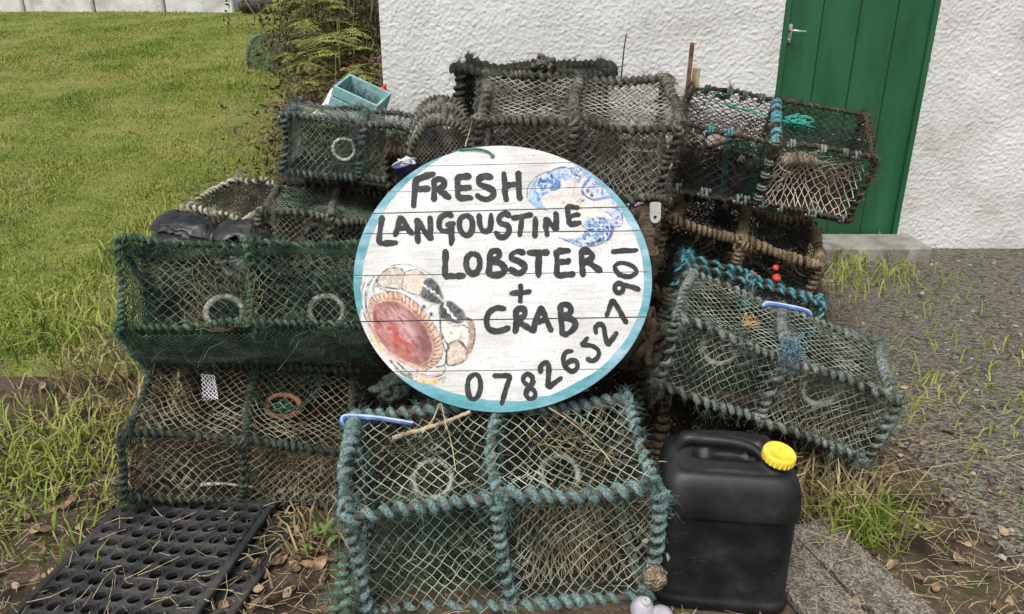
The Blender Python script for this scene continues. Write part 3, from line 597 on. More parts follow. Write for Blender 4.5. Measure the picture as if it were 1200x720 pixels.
for nm_, (tf, bw, strokes) in WORDS.items():
    mb = MB()
    for sk in strokes:
        P = np.array(tf(sk) if tf else sk, float); ln = np.linalg.norm(np.diff(P, axis=0), axis=1).sum(); n = max(8, int(ln/1.6)); C_ = spline(P, n)
        r = np.random.default_rng(sid+11); t = np.linspace(0, 1, n)
        d = np.gradient(C_, axis=0); d /= np.linalg.norm(d, axis=1, keepdims=True); nn = np.stack([-d[:, 1], d[:, 0]], -1)
        wv = bw*.56*(1+.10*np.interp(t*6, np.arange(7), r.normal(0, 1, 7))+.05*r.normal(0, 1, n)); wv[0] *= .72; wv[-1] *= .7
        if bw < 5.5 and sid % 3 == 0: wv *= 1.0
        C_ = C_+nn*np.interp(t*4, np.arange(5), r.normal(0, .3, 5))[:, None]
        # rounded brush ends
        E0 = C_[:1]-d[:1]*bw*.22; E1 = C_[-1:]+d[-1:]*bw*.2
        C2 = np.vstack([E0, C_, E1]); n2 = np.vstack([nn[:1], nn, nn[-1:]]); w2 = np.concatenate([[bw*.22], wv, [bw*.2]])
        lay = -(.0012+.00006*(sid % 9)+.00003*np.linspace(0, 1, len(C2)))
        cols = []
        for q in (-1, -.5, 0, .5, 1):
            u, v = s2l(*(C2+n2*(w2*q)[:, None]).T); cols.append(np.stack([u, lay, v], -1))
        mb.grid(np.array(cols)); sid += 1
    o = mb.build('lettering', M['letter'], sign, False)
# screw hole in the seven, cord hole and cord
mb = MB(); u, v = s2l(591.5, 455.5); mb.lathe([(0, -.0002), (.0032, 0), (.0036, .002)], 12, (u, -.0022, v), rotm(90, 0, 0)); mb.build('screw', M['core_dark'], sign)
M['cord'] = mat('cord_green', [(.03, .13, .11), (.06, .24, .2), (.1, .3, .26)], 60, .8, .3, 200)
mb = MB(); pts_ = [(577, 183, -.004), (573, 179, -.006), (563, 176, -.006), (550, 175.5, -.004), (540, 176.5, -.001), (532, 177, .012)]
C_ = []
for px, py, dd in pts_: u, v = s2l(px, py); C_.append((u, dd, v))
mb.sweep(spline(C_, 30), .0028, 8, lobes=3, tw=400); mb.lathe([(0, -.004), (.005, -.003), (.006, .001), (0, .002)], 10, C_[0], rotm(90, 0, 0)); mb.build('hanging_cord', M['cord'], sign)
# the two animal paintings: brushwork as colours of their own on a fine sheet of paint
def pdist(p, L):
    L = np.asarray(L, float); d = np.full(len(p), 1e9)
    for a_, b_ in zip(L[:-1], L[1:]):
        ab = b_-a_; t = np.clip(((p-a_)@ab)/max(ab@ab, 1e-9), 0, 1); d = np.minimum(d, np.hypot(*(p-a_-t[:, None]*ab).T))
    return d
def inside(p, L):
    L = np.asarray(L, float); c = np.zeros(len(p), bool); x, y = p.T
    for (x0, y0), (x1, y1) in zip(L, np.roll(L, -1, 0)):
        k = (y0 > y) != (y1 > y); c ^= k & (x < (x1-x0)*(y-y0)/((y1-y0) or 1e-9)+x0)
    return c
class Paint:
    def __init__(s, x0, y0, x1, y1, st=.62):
        s.nx, s.ny = int((x1-x0)/st), int((y1-y0)/st); X, Y = np.meshgrid(np.linspace(x0, x1, s.nx), np.linspace(y0, y1, s.ny), indexing='ij')
        s.p = np.stack([X.ravel(), Y.ravel()], -1); s.c = np.ones((len(s.p), 3))*.7; s.a = np.zeros(len(s.p)); s.k = 1.
    def n(s, sc, seed, an=1., ang=0): 
        c_, s_ = math.cos(ang), math.sin(ang); x = s.p[:, 0]*c_+s.p[:, 1]*s_; y = -s.p[:, 0]*s_+s.p[:, 1]*c_
        return fbm(np.stack([x/sc/an, y/sc, x*0], -1), seed, 3)
    def put(s, k, col):
        k = np.clip(k, 0, 1); a2 = k+s.a*(1-k); col = np.asarray(col, float)
        s.c = np.where(a2[:, None] > 1e-6, (col*k[:, None]+s.c*(s.a*(1-k))[:, None])/np.maximum(a2, 1e-6)[:, None], s.c); s.a = a2
    def fill(s, L, cols, sc=5, seed=1, op=.9, soft=1.2, an=1., ang=0, thr=None):
        L = spline(np.vstack([L, L[:1]]), 80)[:-1]; d = pdist(s.p, np.vstack([L, L[:1]])); k = np.where(inside(s.p, L), np.clip(.5+d/soft/2, 0, 1), np.clip(.5-d/soft/2, 0, 1))
        t = np.clip(s.n(sc*s.k, seed, an, ang)*1.15+.5, 0, 1); cols = np.asarray(cols, float); q = t*(len(cols)-1); i = np.minimum(q.astype(int), len(cols)-2); f = (q-i)[:, None]
        col = cols[i]*(1-f)+cols[i+1]*f
        if thr is not None: k = k*np.clip((s.n(sc*.7, seed+5, an, ang)-thr)*4, 0, 1)
        s.put(k*op, col)
    def line(s, L, col, w=1., op=.85, rough=.5, seed=1, sm=True):
        L = spline(L, max(8, len(L)*8)) if sm and len(L) > 2 else np.asarray(L, float); d = pdist(s.p, L); ww = w*(1+rough*s.n(7, seed)); s.put(np.clip((ww-d)/.9+.5, 0, 1)*np.clip(.7+s.n(3, seed+3), .15, 1)*op, col)
    def build(s, name):
        p = s.p.reshape(s.nx, s.ny, 2); a = s.a.reshape(s.nx, s.ny); e = (((p[..., 0]-587.5)/172.5)**2+((p[..., 1]-327)/154)**2) < 1
        on = (a > .02) & e; keep = on[:-1, :-1] & on[1:, :-1] & on[1:, 1:] & on[:-1, 1:]
        cen = (p[:-1, :-1]+p[1:, 1:])/2; keep &= ~ingap(cen.reshape(-1, 2)).reshape(keep.shape)
        i, j = np.nonzero(keep); b = s.ny
        u, v = s2l(s.p[:, 0], s.p[:, 1]); mb = MB(); mb.add(np.stack([u, u*0-.0007, v], -1), np.stack([i*b+j, i*b+j+1, (i+1)*b+j+1, (i+1)*b+j], -1))
        o = mb.build(name, M['board_paint'], sign, False); at_ = o.data.color_attributes.new('paint', 'FLOAT_COLOR', 'POINT')
        at_.data.foreach_set('color', np.concatenate([s.c, s.a[:, None]], 1).astype(np.float32).ravel()); return o
lb = Paint(606, 184, 752, 300); lb.k = 1.7; z6 = lambda *P: [(610+x/6, 180+y/6) for x, y in P]
W_, PB, MBL, DB, NV, LI = (.66, .67, .69), (.27, .40, .58), (.085, .20, .45), (.022, .055, .26), (.02, .03, .10), (.27, .29, .5)
lb.fill(z6((150, 330), (230, 260), (290, 195), (400, 210), (470, 170), (640, 300), (630, 370), (560, 450), (430, 500), (300, 400), (180, 400)), [(.6, .56, .53), (.66, .63, .6), (.56, .5, .47)], 9, 3, .75)
lb.fill(z6((60, 310), (80, 220), (140, 160), (220, 125), (270, 150), (285, 200), (270, 250), (200, 275), (150, 310), (150, 360), (190, 395), (130, 385), (80, 350)), [DB, MBL, PB, W_, PB, MBL], 3.2, 4, .92)
lb.fill(z6((60, 310), (80, 220), (110, 220), (110, 300), (150, 370), (190, 395), (130, 385), (80, 350)), [(.16, .34, .56), (.3, .46, .64), (.45, .6, .7)], 3, 14, .8)
lb.fill(z6((205, 235), (250, 205), (280, 205), (275, 245), (215, 265)), [DB, (.03, .08, .38), MBL], 3, 6, .9)
lb.fill(z6((225, 130), (270, 105), (330, 105), (400, 150), (420, 185), (390, 205), (330, 190), (280, 195), (235, 170)), [W_, PB, (.5, .55, .64), MBL, W_], 2.6, 7, .9)
lb.fill(z6((350, 110), (410, 98), (470, 115), (540, 165), (500, 180), (430, 160), (380, 145)), [PB, MBL, W_, DB, PB], 2.6, 8, .9)
lb.fill(z6((470, 175), (560, 175), (640, 250), (660, 300), (620, 310), (560, 300), (500, 290), (440, 270), (435, 225)), [W_, (.52, .56, .66), PB, W_, LI, MBL], 2.4, 9, .9)
lb.line(z6((490, 170), (455, 215), (435, 250), (440, 290)), (.07, .14, .42), 1.5, .9, .6, 5)
lb.fill(z6((500, 320), (560, 310), (632, 298), (630, 312), (540, 332)), [DB, (.1, .2, .5), MBL], 2.5, 11, .95)
lb.fill(z6((640, 320), (690, 330), (725, 390), (720, 440), (690, 400), (650, 370), (632, 345)), [LI, W_, PB, (.26, .3, .52), W_], 2.3, 12, .85)
lb.fill(z6((570, 420), (640, 370), (700, 400), (718, 450), (710, 500), (670, 520), (630, 490)), [LI, W_, (.5, .52, .64), PB, LI, W_], 2.2, 13, .88)
lb.fill(z6((440, 490), (520, 450), (600, 470), (648, 540), (620, 600), (560, 635), (450, 645), (350, 620), (290, 590), (350, 600), (440, 580), (465, 545)), [NV, MBL, (.3, .45, .6), W_, PB, DB, (.2, .36, .5)], 2.6, 15, .95)
lb.line(z6((640, 500), (648, 545), (620, 600)), DB, 2.0, .85, .7, 8)
lb.line(z6((490, 640), (540, 620), (580, 600)), NV, 1.6, .7, .6, 9)
lb.fill(z6((250, 565), (330, 505), (430, 500), (465, 540), (440, 580), (350, 600), (290, 590)), [(.64, .62, .6), (.68, .67, .65), (.6, .56, .54)], 4, 16, .6)
for P, w in ((((45, 310), (55, 230), (110, 165), (200, 125)), .5), (((200, 135), (225, 120), (265, 103), (330, 100), (370, 140), (420, 165)), .8), (((350, 105), (420, 95), (500, 125), (560, 165)), .7), (((220, 125), (215, 160), (245, 185)), .7),
    (((60, 330), (110, 380), (190, 400)), .5), (((430, 265), (470, 310), (520, 330)), .6), (((640, 315), (700, 325), (725, 375), (715, 440)), .7), (((660, 380), (690, 395), (718, 460), (700, 510), (650, 515)), .6),
    (((270, 592), (340, 620), (430, 655), (550, 640), (630, 590), (650, 540)), .7), (((430, 500), (460, 540), (440, 580)), .6), (((540, 450), (600, 465), (645, 520)), .8), (((385, 205), (410, 195), (425, 170)), .7)):
    lb.line(z6(*P), (.04, .05, .15), w*1.35, .9, .6, int(w*100)+len(P))
r = np.random.default_rng(5)
for k in range(120):
    q = [(70+r.uniform(0, 110), 220+r.uniform(-60, 130)), (240+r.uniform(0, 170), 110+r.uniform(0, 75)), (480+r.uniform(0, 150), 190+r.uniform(0, 110)), (330+r.uniform(0, 300), 560+r.uniform(-20, 70)), (600+r.uniform(0, 110), 400+r.uniform(0, 100))][k % 5]
    j = np.argmin(((lb.p-np.array(z6(q)[0]))**2).sum(1))
    if lb.a[j] > .8 and lb.c[j][2] > lb.c[j][0]*1.15: a = r.uniform(0, PI); l = r.uniform(4, 14); lb.line(z6(q, (q[0]+l*math.cos(a), q[1]+l*math.sin(a))), [DB, NV, (.66, .68, .7), MBL][k % 4], r.uniform(.45, .9), .8, sm=False)
lb.line(z6((380, 215), (375, 260), (362, 305)), (.55, .28, .12), .55, .8); lb.line(z6((362, 305), (400, 295), (425, 280)), (.5, .26, .14), .45, .7); lb.line(z6((385, 160), (382, 240)), (.5, .33, .16), .4, .6)
for a_, b_ in (((395, 340), (425, 322)), ((420, 345), (440, 325)), ((435, 340), (455, 325))): lb.line(z6(a_, b_), (.03, .03, .06), .5, .9, sm=False)
for cx, cy in ((472, 265), (500, 295)): lb.fill(z6((cx-13, cy-8), (cx, cy-16), (cx+14, cy-4), (cx+8, cy+12), (cx-8, cy+10)), [(.02, .03, .02), (.08, .1, .05)], 2, 3, .95)
lb.fill(z6((285, 345), (300, 332), (316, 350), (298, 360)), [(.4, .28, .24), (.5, .4, .36)], 2, 4, .8); lb.line(z6((210, 305), (215, 340)), (.6, .42, .4), .6, .5); lb.line(z6((180, 320), (190, 345)), (.6, .42, .4), .6, .5)
lb.build('lobster_painting')
cb = Paint(411, 304, 562, 468); z4 = lambda *P: [(410+x/4.235, 300+y/4.235) for x, y in P]
CRM, BG, PK, OR, INK = (.64, .61, .55), (.47, .38, .30), (.56, .36, .32), (.6, .36, .2), (.05, .045, .045)
cb.fill(z4((130, 120), (160, 85), (200, 62), (245, 62), (272, 85), (262, 130), (245, 162), (150, 150)), [CRM, BG, (.42, .34, .27), CRM], 5, 2, .85)
cb.fill(z4((272, 80), (330, 70), (375, 105), (365, 135), (352, 190), (300, 185), (255, 160)), [CRM, (.64, .6, .52), OR, CRM, BG], 5, 3, .75)
cb.fill(z4((330, 105), (360, 100), (362, 150), (335, 160)), [(.66, .5, .25), CRM], 4, 5, .6)
cb.fill(z4((448, 305), (510, 330), (580, 310), (612, 330), (618, 400), (604, 468), (578, 488), (540, 420), (490, 432), (462, 400)), [CRM, (.66, .62, .55), CRM, BG], 6, 6, .8)
cb.fill(z4((560, 300), (605, 315), (622, 390), (605, 470), (578, 488), (585, 430), (592, 360)), [(.3, .17, .12), (.46, .3, .23), (.5, .36, .27)], 4, 7, .85)
cb.fill(z4((486, 440), (540, 420), (582, 470), (572, 518), (500, 545), (478, 520)), [BG, (.48, .32, .22), CRM, (.55, .42, .3)], 4, 8, .9)
pin1 = ((405, 108), (440, 145), (464, 215), (440, 240), (380, 222), (352, 200), (356, 170), (372, 120)); pin2 = ((455, 232), (500, 225), (560, 270), (575, 305), (560, 330), (520, 335), (480, 320), (446, 305), (442, 260))
for P in (pin1, pin2): cb.fill(z4(*P), [(.025, .026, .03), (.06, .06, .065), (.14, .14, .14), (.04, .04, .045)], 4, 9, .96, an=2, ang=-.9)
zz = [(358, 143), (375, 150), (385, 165), (398, 160), (405, 178), (420, 178), (425, 195), (440, 200), (460, 222)]; cb.line(z4(*zz), (.72, .71, .68), 1.25, 1., .3, sm=False)
zz = [(475, 232), (470, 250), (485, 262), (490, 280), (505, 288), (510, 305), (525, 312)]; cb.line(z4(*zz), (.72, .71, .68), 1.5, 1., .3, sm=False)
cb.fill(z4((95, 240), (105, 205), (160, 182), (230, 178), (290, 203), (350, 252), (402, 320), (442, 380), (464, 440), (452, 510), (402, 557), (350, 572), (300, 548), (230, 512), (170, 470), (130, 410), (100, 330)), [(.52, .31, .21), (.62, .43, .31), (.68, .54, .43), (.58, .36, .25)], 5, 20, .97)
car = ((112, 262), (125, 232), (170, 215), (235, 215), (290, 248), (345, 300), (385, 350), (412, 410), (418, 470), (395, 525), (345, 545), (300, 530), (235, 495), (180, 455), (140, 400), (115, 330))
car = np.array(car, float); car = car.mean(0)+(car-car.mean(0))*np.array([.955, .955])+[-4, 5]
cb.fill(z4(*car), [(.17, .07, .06), (.30, .13, .12), (.40, .22, .22), (.23, .1, .09)], 7, 21, .97, an=2.5, ang=.8)
cb.fill(z4((130, 300), (180, 270), (250, 290), (300, 350), (330, 420), (330, 500), (280, 500), (200, 450), (140, 380)), [(.30, .07, .055), (.40, .15, .13), (.56, .37, .36), (.31, .09, .075), (.46, .25, .24)], 5, 22, .85, an=3, ang=.75, soft=14)
cb.fill(z4((150, 330), (200, 330), (270, 430), (290, 500), (230, 470), (165, 400)), [(.42, .05, .035), (.48, .11, .08), (.44, .2, .17)], 4, 24, .85, an=3, ang=.7, soft=10, thr=-.25)
cb.fill(z4((210, 270), (270, 300), (320, 380), (330, 430), (290, 400), (240, 330)), [(.68, .55, .55), (.55, .35, .36), (.66, .5, .52)], 3, 25, .8, an=4, ang=.75, soft=8, thr=-.3)
cb.fill(z4((310, 300), (360, 340), (400, 420), (405, 480), (370, 530), (350, 460), (345, 380)), [(.10, .035, .035), (.22, .09, .085), (.15, .06, .06)], 4, 26, .85, an=2, ang=.9, soft=9)
rim = spline(z4((95, 245), (108, 208), (160, 184), (230, 180), (290, 205), (350, 254), (402, 320), (442, 380), (463, 440), (450, 512), (400, 556), (350, 571)), 33)
inn = spline(z4((118, 258), (128, 234), (170, 217), (235, 217), (288, 248), (340, 298), (383, 348), (410, 408), (418, 462), (405, 515), (370, 540), (345, 545)), 33)
for a_, b_ in list(zip(rim, inn))[1:-1]:
    cb.line([a_, a_*.1+b_*.9], (.10, .035, .025), .75, .9, .4, sm=False)
cb.line(inn, (.2, .07, .06), 1.0, .7, .8, 4)
for L_ in (rim, z4((464, 440), (452, 510), (402, 557), (350, 572), (300, 548), (230, 512), (170, 470), (130, 410), (100, 330), (95, 240))): cb.line(L_, INK, .6, .75, .5)
for i, (P, w) in enumerate([(((130, 120), (160, 85), (200, 62), (245, 62), (272, 85), (262, 130), (245, 162), (150, 150), (130, 122)), .7), (((272, 80), (330, 68), (378, 100)), .6), (((200, 50), (280, 42), (360, 68), (420, 105)), .4),
  (((255, 160), (300, 185), (350, 195)), .6), (((115, 160), (130, 150), (150, 160), (200, 178)), .6), (((120, 190), (115, 150), (140, 120)), .5), (((448, 305), (450, 370), (470, 420), (490, 450), (478, 500)), .9), (((580, 310), (612, 330), (619, 400), (604, 468), (578, 488)), .8),
  (((486, 440), (540, 420), (582, 470), (572, 518), (500, 545), (478, 520), (486, 440)), .8), (((480, 325), (520, 350), (560, 345), (590, 360), (590, 380)), .7), (((465, 440), (478, 490), (470, 540), (430, 550)), .7), (((540, 420), (570, 460)), .6),
  (((75, 130), (55, 200), (70, 290), (95, 345)), .6), (((95, 120), (75, 200), (85, 300), (100, 350)), .5), (((120, 100), (95, 150), (80, 230), (100, 320)), .5), (((50, 140), (40, 190), (55, 260)), .5), (((60, 330), (80, 390), (100, 400)), .5),
  (((200, 520), (250, 570), (310, 605)), 1.0), (((225, 520), (290, 580), (330, 600)), .8), (((220, 560), (280, 600), (330, 625)), .7), (((430, 555), (470, 545), (465, 580), (420, 600), (330, 580)), .6), (((420, 625), (450, 610), (475, 598), (455, 630)), .5)]):
    cb.line(z4(*P), INK if i < 17 else (.07, .09, .07), w*1.3, .95, .6, i)
for P, c_, w in ((((60, 130), (48, 180), (62, 200)), (.6, .2, .17), 1.4), (((75, 270), (90, 340), (100, 360)), (.55, .33, .3), 1.2), (((110, 390), (125, 440), (150, 470)), (.6, .52, .2), 2.2), (((150, 440), (200, 500), (230, 520)), (.62, .5, .4), 2.5),
   (((330, 590), (390, 598), (440, 585)), (.65, .25, .15), 1.5), (((335, 615), (390, 628), (430, 622)), (.7, .42, .06), 2.6), (((350, 640), (390, 630)), (.68, .5, .1), 1.5), (((370, 690), (395, 668), (405, 662)), (.68, .45, .08), 2.2), (((250, 600), (320, 640), (380, 680)), (.62, .55, .45), 2), (((255, 585), (300, 610)), (.2, .3, .2), 1.5), (((300, 575), (360, 600), (420, 600)), (.55, .42, .35), 1.5)):
    cb.line(z4(*P), c_, w, .9, .5, int(w*10))
for cx, cy in ((367, 253), (403, 290)): cb.fill(z4((cx-9, cy-4), (cx, cy-10), (cx+10, cy-2), (cx+4, cy+9), (cx-7, cy+7)), [(.02, .02, .02), (.06, .06, .06)], 2, 3, .97)
cb.line(z4((375, 270), (400, 245), (420, 240)), INK, .35, .6); cb.line(z4((410, 300), (430, 290)), INK, .35, .6)
cb.build('crab_painting')

# ------------------------------------------------------------------ the creels
ST = {
 'A': dict(R=.0105, r=.0105, pitch=.036, rope='rope_teal', core='core_rust', cw=.033, ch=.043, nr=.00108, net='net_olive', inner='net_shaded', fray=240, sides=12, spt=18, bow=.010, backnet='net_shaded', dense=2, fl=.013, irr=.4),
 'B': dict(R=.0095, r=.0085, pitch=.029, rope='rope_sage', cw=.031, ch=.034, nr=.001, net='net_olive', inner='net_shaded', fray=220, backnet='net_shaded', dense=2, irr=.4, bow=.009),
 'Bp': dict(R=.0075, r=.0065, pitch=.036, rope='rope_turq', cw=.03, ch=.03, nr=.001, net='net_black', inner='net_black', fray=12, irr=.5, dense=2, fl=.008),
 'C': dict(R=.0075, r=.0055, pitch=.03, rope='rope_brown', cw=.042, ch=.036, nr=.0016, net='net_black', inner='net_black', backnet='net_black', topnet='net_black', irr=.6, fray=100, dense=1),
 'D': dict(R=.015, r=.0085, pitch=.021, rope='rope_tan', cw=.03, ch=.03, nr=.0012, net='net_black', inner='net_black', irr=.6, fray=60, dense=3, bow=.014),
 'E': dict(R=.013, r=.0095, pitch=.028, rope='rope_grey', cw=.04, ch=.036, nr=.0014, net='net_grey', inner='net_umber', fray=420, bow=.013, dense=2, irr=.5),
 'E2': dict(R=.017, r=.0115, pitch=.027, rope='rope_dark', cw=.026, ch=.026, nr=.0014, net='net_black', inner='net_black', fray=160, dense=2, irr=.5, bow=.012),
 'G': dict(R=.0105, r=.008, pitch=.026, rope='rope_blue', cw=.026, ch=.032, nr=.0011, net='net_green', topnet='net_olive', inner='net_shaded', fray=240, dense=2, irr=.5, bow=.012),
 'H': dict(R=.0105, r=.008, pitch=.026, rope='rope_pale', cw=.026, ch=.028, nr=.0011, net='net_grey', topnet='net_green', inner='net_shaded', fray=260, dense=2, irr=.5, bow=.012),
 'I': dict(R=.0065, r=.006, pitch=.022, rope='rope_green', cw=.031, ch=.031, nr=.0011, net='net_green', inner='net_shaded', backnet='net_dkgreen', fray=200, dense=2, irr=.5, bow=.009),
 'J': dict(R=.0085, r=.0068, pitch=.024, rope='rope_moss', cw=.030, ch=.034, nr=.00105, net='net_tan', inner='net_umber', backnet='net_umber', fray=160, dense=2, irr=.5, bow=.010),
 'K': dict(R=.016, r=.0105, pitch=.027, rope='rope_brown', cw=.024, ch=.024, nr=.0014, net='net_umber', inner='net_black', fray=160, dense=2, irr=.5),
 'W': dict(R=.0095, r=.0085, pitch=.03, rope='rope_cream', cw=.022, ch=.022, nr=.0013, net='net_black', inner='net_brown', irr=.6, fray=80, dense=2),
}
POSE = dict(
 A=((-.028, 1.728, .003), (7, -1.6, 4.7), (.736, .366, .362)),
 B=((.786, 2.222, .247), (.4, 15.7, -15.2), (.639, .426, .232)),
 Bp=((.801, 2.633, .227), (-.1, 14.2, -15.9), (.50, .10, .279)),
 C=((.982, 3.046, .748), (15.7, 8, -13.6), (.682, .379, .277)),
 D=((.885, 3.10, .265), (8, 14.3, -13.1), (.585, .38, .33)),
 E=((.233, 2.953, .807), (17.8, 1.5, -4.3), (.682, .378, .308)),
 E2=((.085, 3.43, .815), (0, 1.5, -3), (.60, .36, .35)),
 G=((-.653, 3.241, .751), (1.6, 8.9, 7.5), (.552, .36, .235)),
 H=((-.77, 3.12, .385), (3.8, 10, 5.1), (.52, .40, .27)),
 I=((-.789, 2.148, .425), (-39.6, 4.1, 15.6), (.681, .40, .283)),
 J=((-.826, 2.068, .065), (8.4, 10, 9), (.603, .358, .246)))
def Lp(k, px, py, axis, val):
    """where the view ray of a pixel meets the plane local[axis] = val of a creel"""
    p, r, d = POSE[k]; R = rotm(*r); o = R.T@(np.array([0, 0, CAM_H])-np.array(p)); D = R.T@ray(px, py)
    return o+D*((val-o[axis])/D[axis])
def rg_(k, px, py, axis, val, n, r, m, fn=None): return (*Lp(k, px, py, axis, val), n, r, m, fn)
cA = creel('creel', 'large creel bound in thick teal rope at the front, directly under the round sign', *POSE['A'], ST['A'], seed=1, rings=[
    rg_('A', 507, 562, 2, .25, (0, -.5, .85), .052, 'ring_pale', ('net_shaded', .12)), rg_('A', 656, 556, 2, .25, (0.1, -.6, .8), .05, 'ring_white', ('net_umber', .12))])
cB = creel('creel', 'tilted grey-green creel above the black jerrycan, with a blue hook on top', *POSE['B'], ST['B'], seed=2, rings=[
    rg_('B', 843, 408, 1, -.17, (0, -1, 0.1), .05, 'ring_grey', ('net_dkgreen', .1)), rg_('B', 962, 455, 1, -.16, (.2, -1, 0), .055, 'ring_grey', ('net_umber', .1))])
cBp = creel('creel', 'dark creel edged in bright turquoise rope, just behind the tilted grey-green creel', *POSE['Bp'], ST['Bp'], seed=3)
cC = creel('creel', 'open black-netted creel topmost on the right, in front of the green door', *POSE['C'], ST['C'], seed=4, skip=(('front', 1),))
cD = creel('creel', 'dark creel bound in tight tan rope, under the black-netted creel', *POSE['D'], ST['D'], seed=5)
cE = creel('creel', 'bulky grey-brown roped creel on top of the pile, above the round sign', *POSE['E'], ST['E'], seed=6)
cE2 = creel('creel', 'very dark creel standing behind the bulky grey-brown one, close to the white wall', *POSE['E2'], ST['E2'], seed=7)
cG = creel('creel', 'blue-grey roped creel with a white plastic ring, topmost at the left of the pile', *POSE['G'], ST['G'], seed=8, rings=[rg_('G', 403, 175, 1, -.165, (0, -1, .05), .042, 'ring_bright', ('net_dkgreen', .1))])
cH = creel('creel', 'pale grey roped creel between the white-ringed creel and the long green one', *POSE['H'], ST['H'], seed=9, rings=[rg_('H', 371, 276, 1, -.17, (0, -1, 0.2), .042, 'ring_white', ('net_dkgreen', .1))])
cI = creel('creel', 'long green roped creel tipped back at the left, two pale rings in its front', *POSE['I'], ST['I'], seed=10, skip=('base',), rings=[
    rg_('I', 383, 365, 1, -.165, (0, -1, 0), .049, 'ring_white', ('net_dkgreen', .12)), rg_('I', 263, 366, 1, -.16, (0, -1, .1), .05, 'ring_white', ('net_brown', .12))])
cJ = creel('creel', 'tan-netted creel at the bottom left, a rust ring with green twine in its top', *POSE['J'], ST['J'], seed=11, rings=[rg_('J', 332, 476, 2, .225, (0, -.1, 1), .05, 'ring_rust', ('net_dkgreen', .1))])
# funnels and slack inner nets that show through the fronts
def funnel_panel(parent, quad, m, seed, cw=.03, ch=.05, sag=.07, r=.0012): net_mb(quad, cw, ch, r, sag, seed, warp=1.1, jit=.16).build('funnel_net', [M[m], M['ring_white']], parent, False)
w, d, h = POSE['A'][2]
funnel_panel(cA, ((.03, -d/2+.012, .06), (w/2-.03, -d/2+.012, .06), (w/2-.04, -d/2+.03, h-.03), (.03, -d/2+.03, h-.03)), 'net_brown', 61, .028, .06, .09, .0013)
funnel_panel(cA, ((.06, -d/2+.03, .07), (w/2-.06, -d/2+.03, .07), (w/2-.05, -d/2+.05, h-.04), (.05, -d/2+.05, h-.04)), 'net_brown', 62, .02, .05, .10, .0012)
net_mb(((-w/2+.03, -d/2+.05, .03), (-.02, -d/2+.05, .03), (-.02, d/2-.06, .14), (-w/2+.03, d/2-.06, .16)), .014, .017, .0011, .03, 76).build('inner_net', [M['net_dkgreen'], M['net_green']], cA, False)
w, d, h = POSE['B'][2]
funnel_panel(cB, ((.03, -d/2+.02, .03), (w/2-.02, -d/2+.02, .03), (w/2-.02, -d/2+.02, h-.02), (.03, -d/2+.02, h-.02)), 'net_tan', 63, .018, .02, .09, .001)
w, d, h = POSE['C'][2]
funnel_panel(cC, ((.02, -d/2+.0, .03), (w/2-.02, -d/2+.0, .03), (w/2-.02, -d/2+.0, h-.02), (.02, -d/2+.0, h-.02)), 'net_sand', 64, .024, .036, .07, .0016)
mbv = net_mb(((-.14, -d/2+.03, .0), (0, -d/2+.03, .02), (0, -d/2+.05, h-.03), (-.17, -d/2+.09, h-.06)), .008, .008, .0011, .03, 71); mbv.build('inner_net', M['net_viridian'], cC, False)
net_mb(((-.33, -d/2+.02, .02), (-.06, -d/2+.02, .02), (-.06, -d/2+.08, h*.62), (-.33, -d/2+.1, h*.62)), .008, .008, .0011, .03, 72).build('inner_net', M['net_black'], cC, False)
w, d, h = POSE['E'][2]
funnel_panel(cE, ((.02, -d/2+.03, .02), (w/2-.03, -d/2+.03, .02), (w/2-.03, -d/2+.03, h-.04), (.02, -d/2+.03, h-.04)), 'net_grey', 65, .02, .026, .10, .0011)
w, d, h = POSE['J'][2]
funnel_panel(cJ, ((.0, -d/2+.03, .02), (w/2-.03, -d/2+.03, .02), (w/2-.03, -d/2+.03, h-.04), (.0, -d/2+.03, h-.04)), 'net_brown', 66, .024, .03, .07)
funnel_panel(cJ, ((-w/2, -d/2+.03, .02), (.0, -d/2+.03, .02), (.0, -d/2+.03, h-.04), (-w/2, -d/2+.03, h-.04)), 'net_umber', 67, .03, .03, .05)
w, d, h = POSE['I'][2]
net_mb(((-w/2, -d/2+.01, .004), (w/2, -d/2+.01, .004), (w/2, d/2, .004), (-w/2, d/2, .004)), .016, .02, .0011, .010, 73).build('net_panel', [M['net_green'], M['net_green']], cI, False)
mb = MB(); coil(mb, (0, -d/2, .0), (0, d/2, .0), .0065, .006, .022, 401, frays=160); mb.build('frame_bar', [M['rope_green'], M['core_dark']], cI)
net_mb(((-w/2, -d/2+.02, .03), (w/2, -d/2+.02, .03), (w/2, d/2, .05), (-w/2, d/2, .05)), .012, .012, .0012, .02, 75).build('inner_net', [M['net_dkgreen'], M['net_green']], cI, False)
net_mb(((-w/2, -d/2-.004, h-.045), (w/2, -d/2-.004, h-.045), (w/2, -d/2+.004, h-.006), (-w/2, -d/2+.004, h-.006)), .009, .009, .0012, .004, 74).build('net_panel', M['net_dkgreen'], cI, False)
w, d, h = POSE['G'][2]
funnel_panel(cG, ((.02, -d/2+.04, .02), (w/2-.03, -d/2+.04, .02), (w/2-.03, -d/2+.03, h-.03), (.02, -d/2+.03, h-.03)), 'net_brown', 68, .014, .018, .05)
# white-edged open creel beside the lawn, and a buried one that carries it
POSE['W'] = ((-1.19, 3.40, .37), (12, 3, -24), (.34, .34, .26))
cW = creel('creel', 'small open creel whipped with creamy white rope, on the lawn side of the pile', *POSE['W'], ST['W'], seed=12, mids=False)
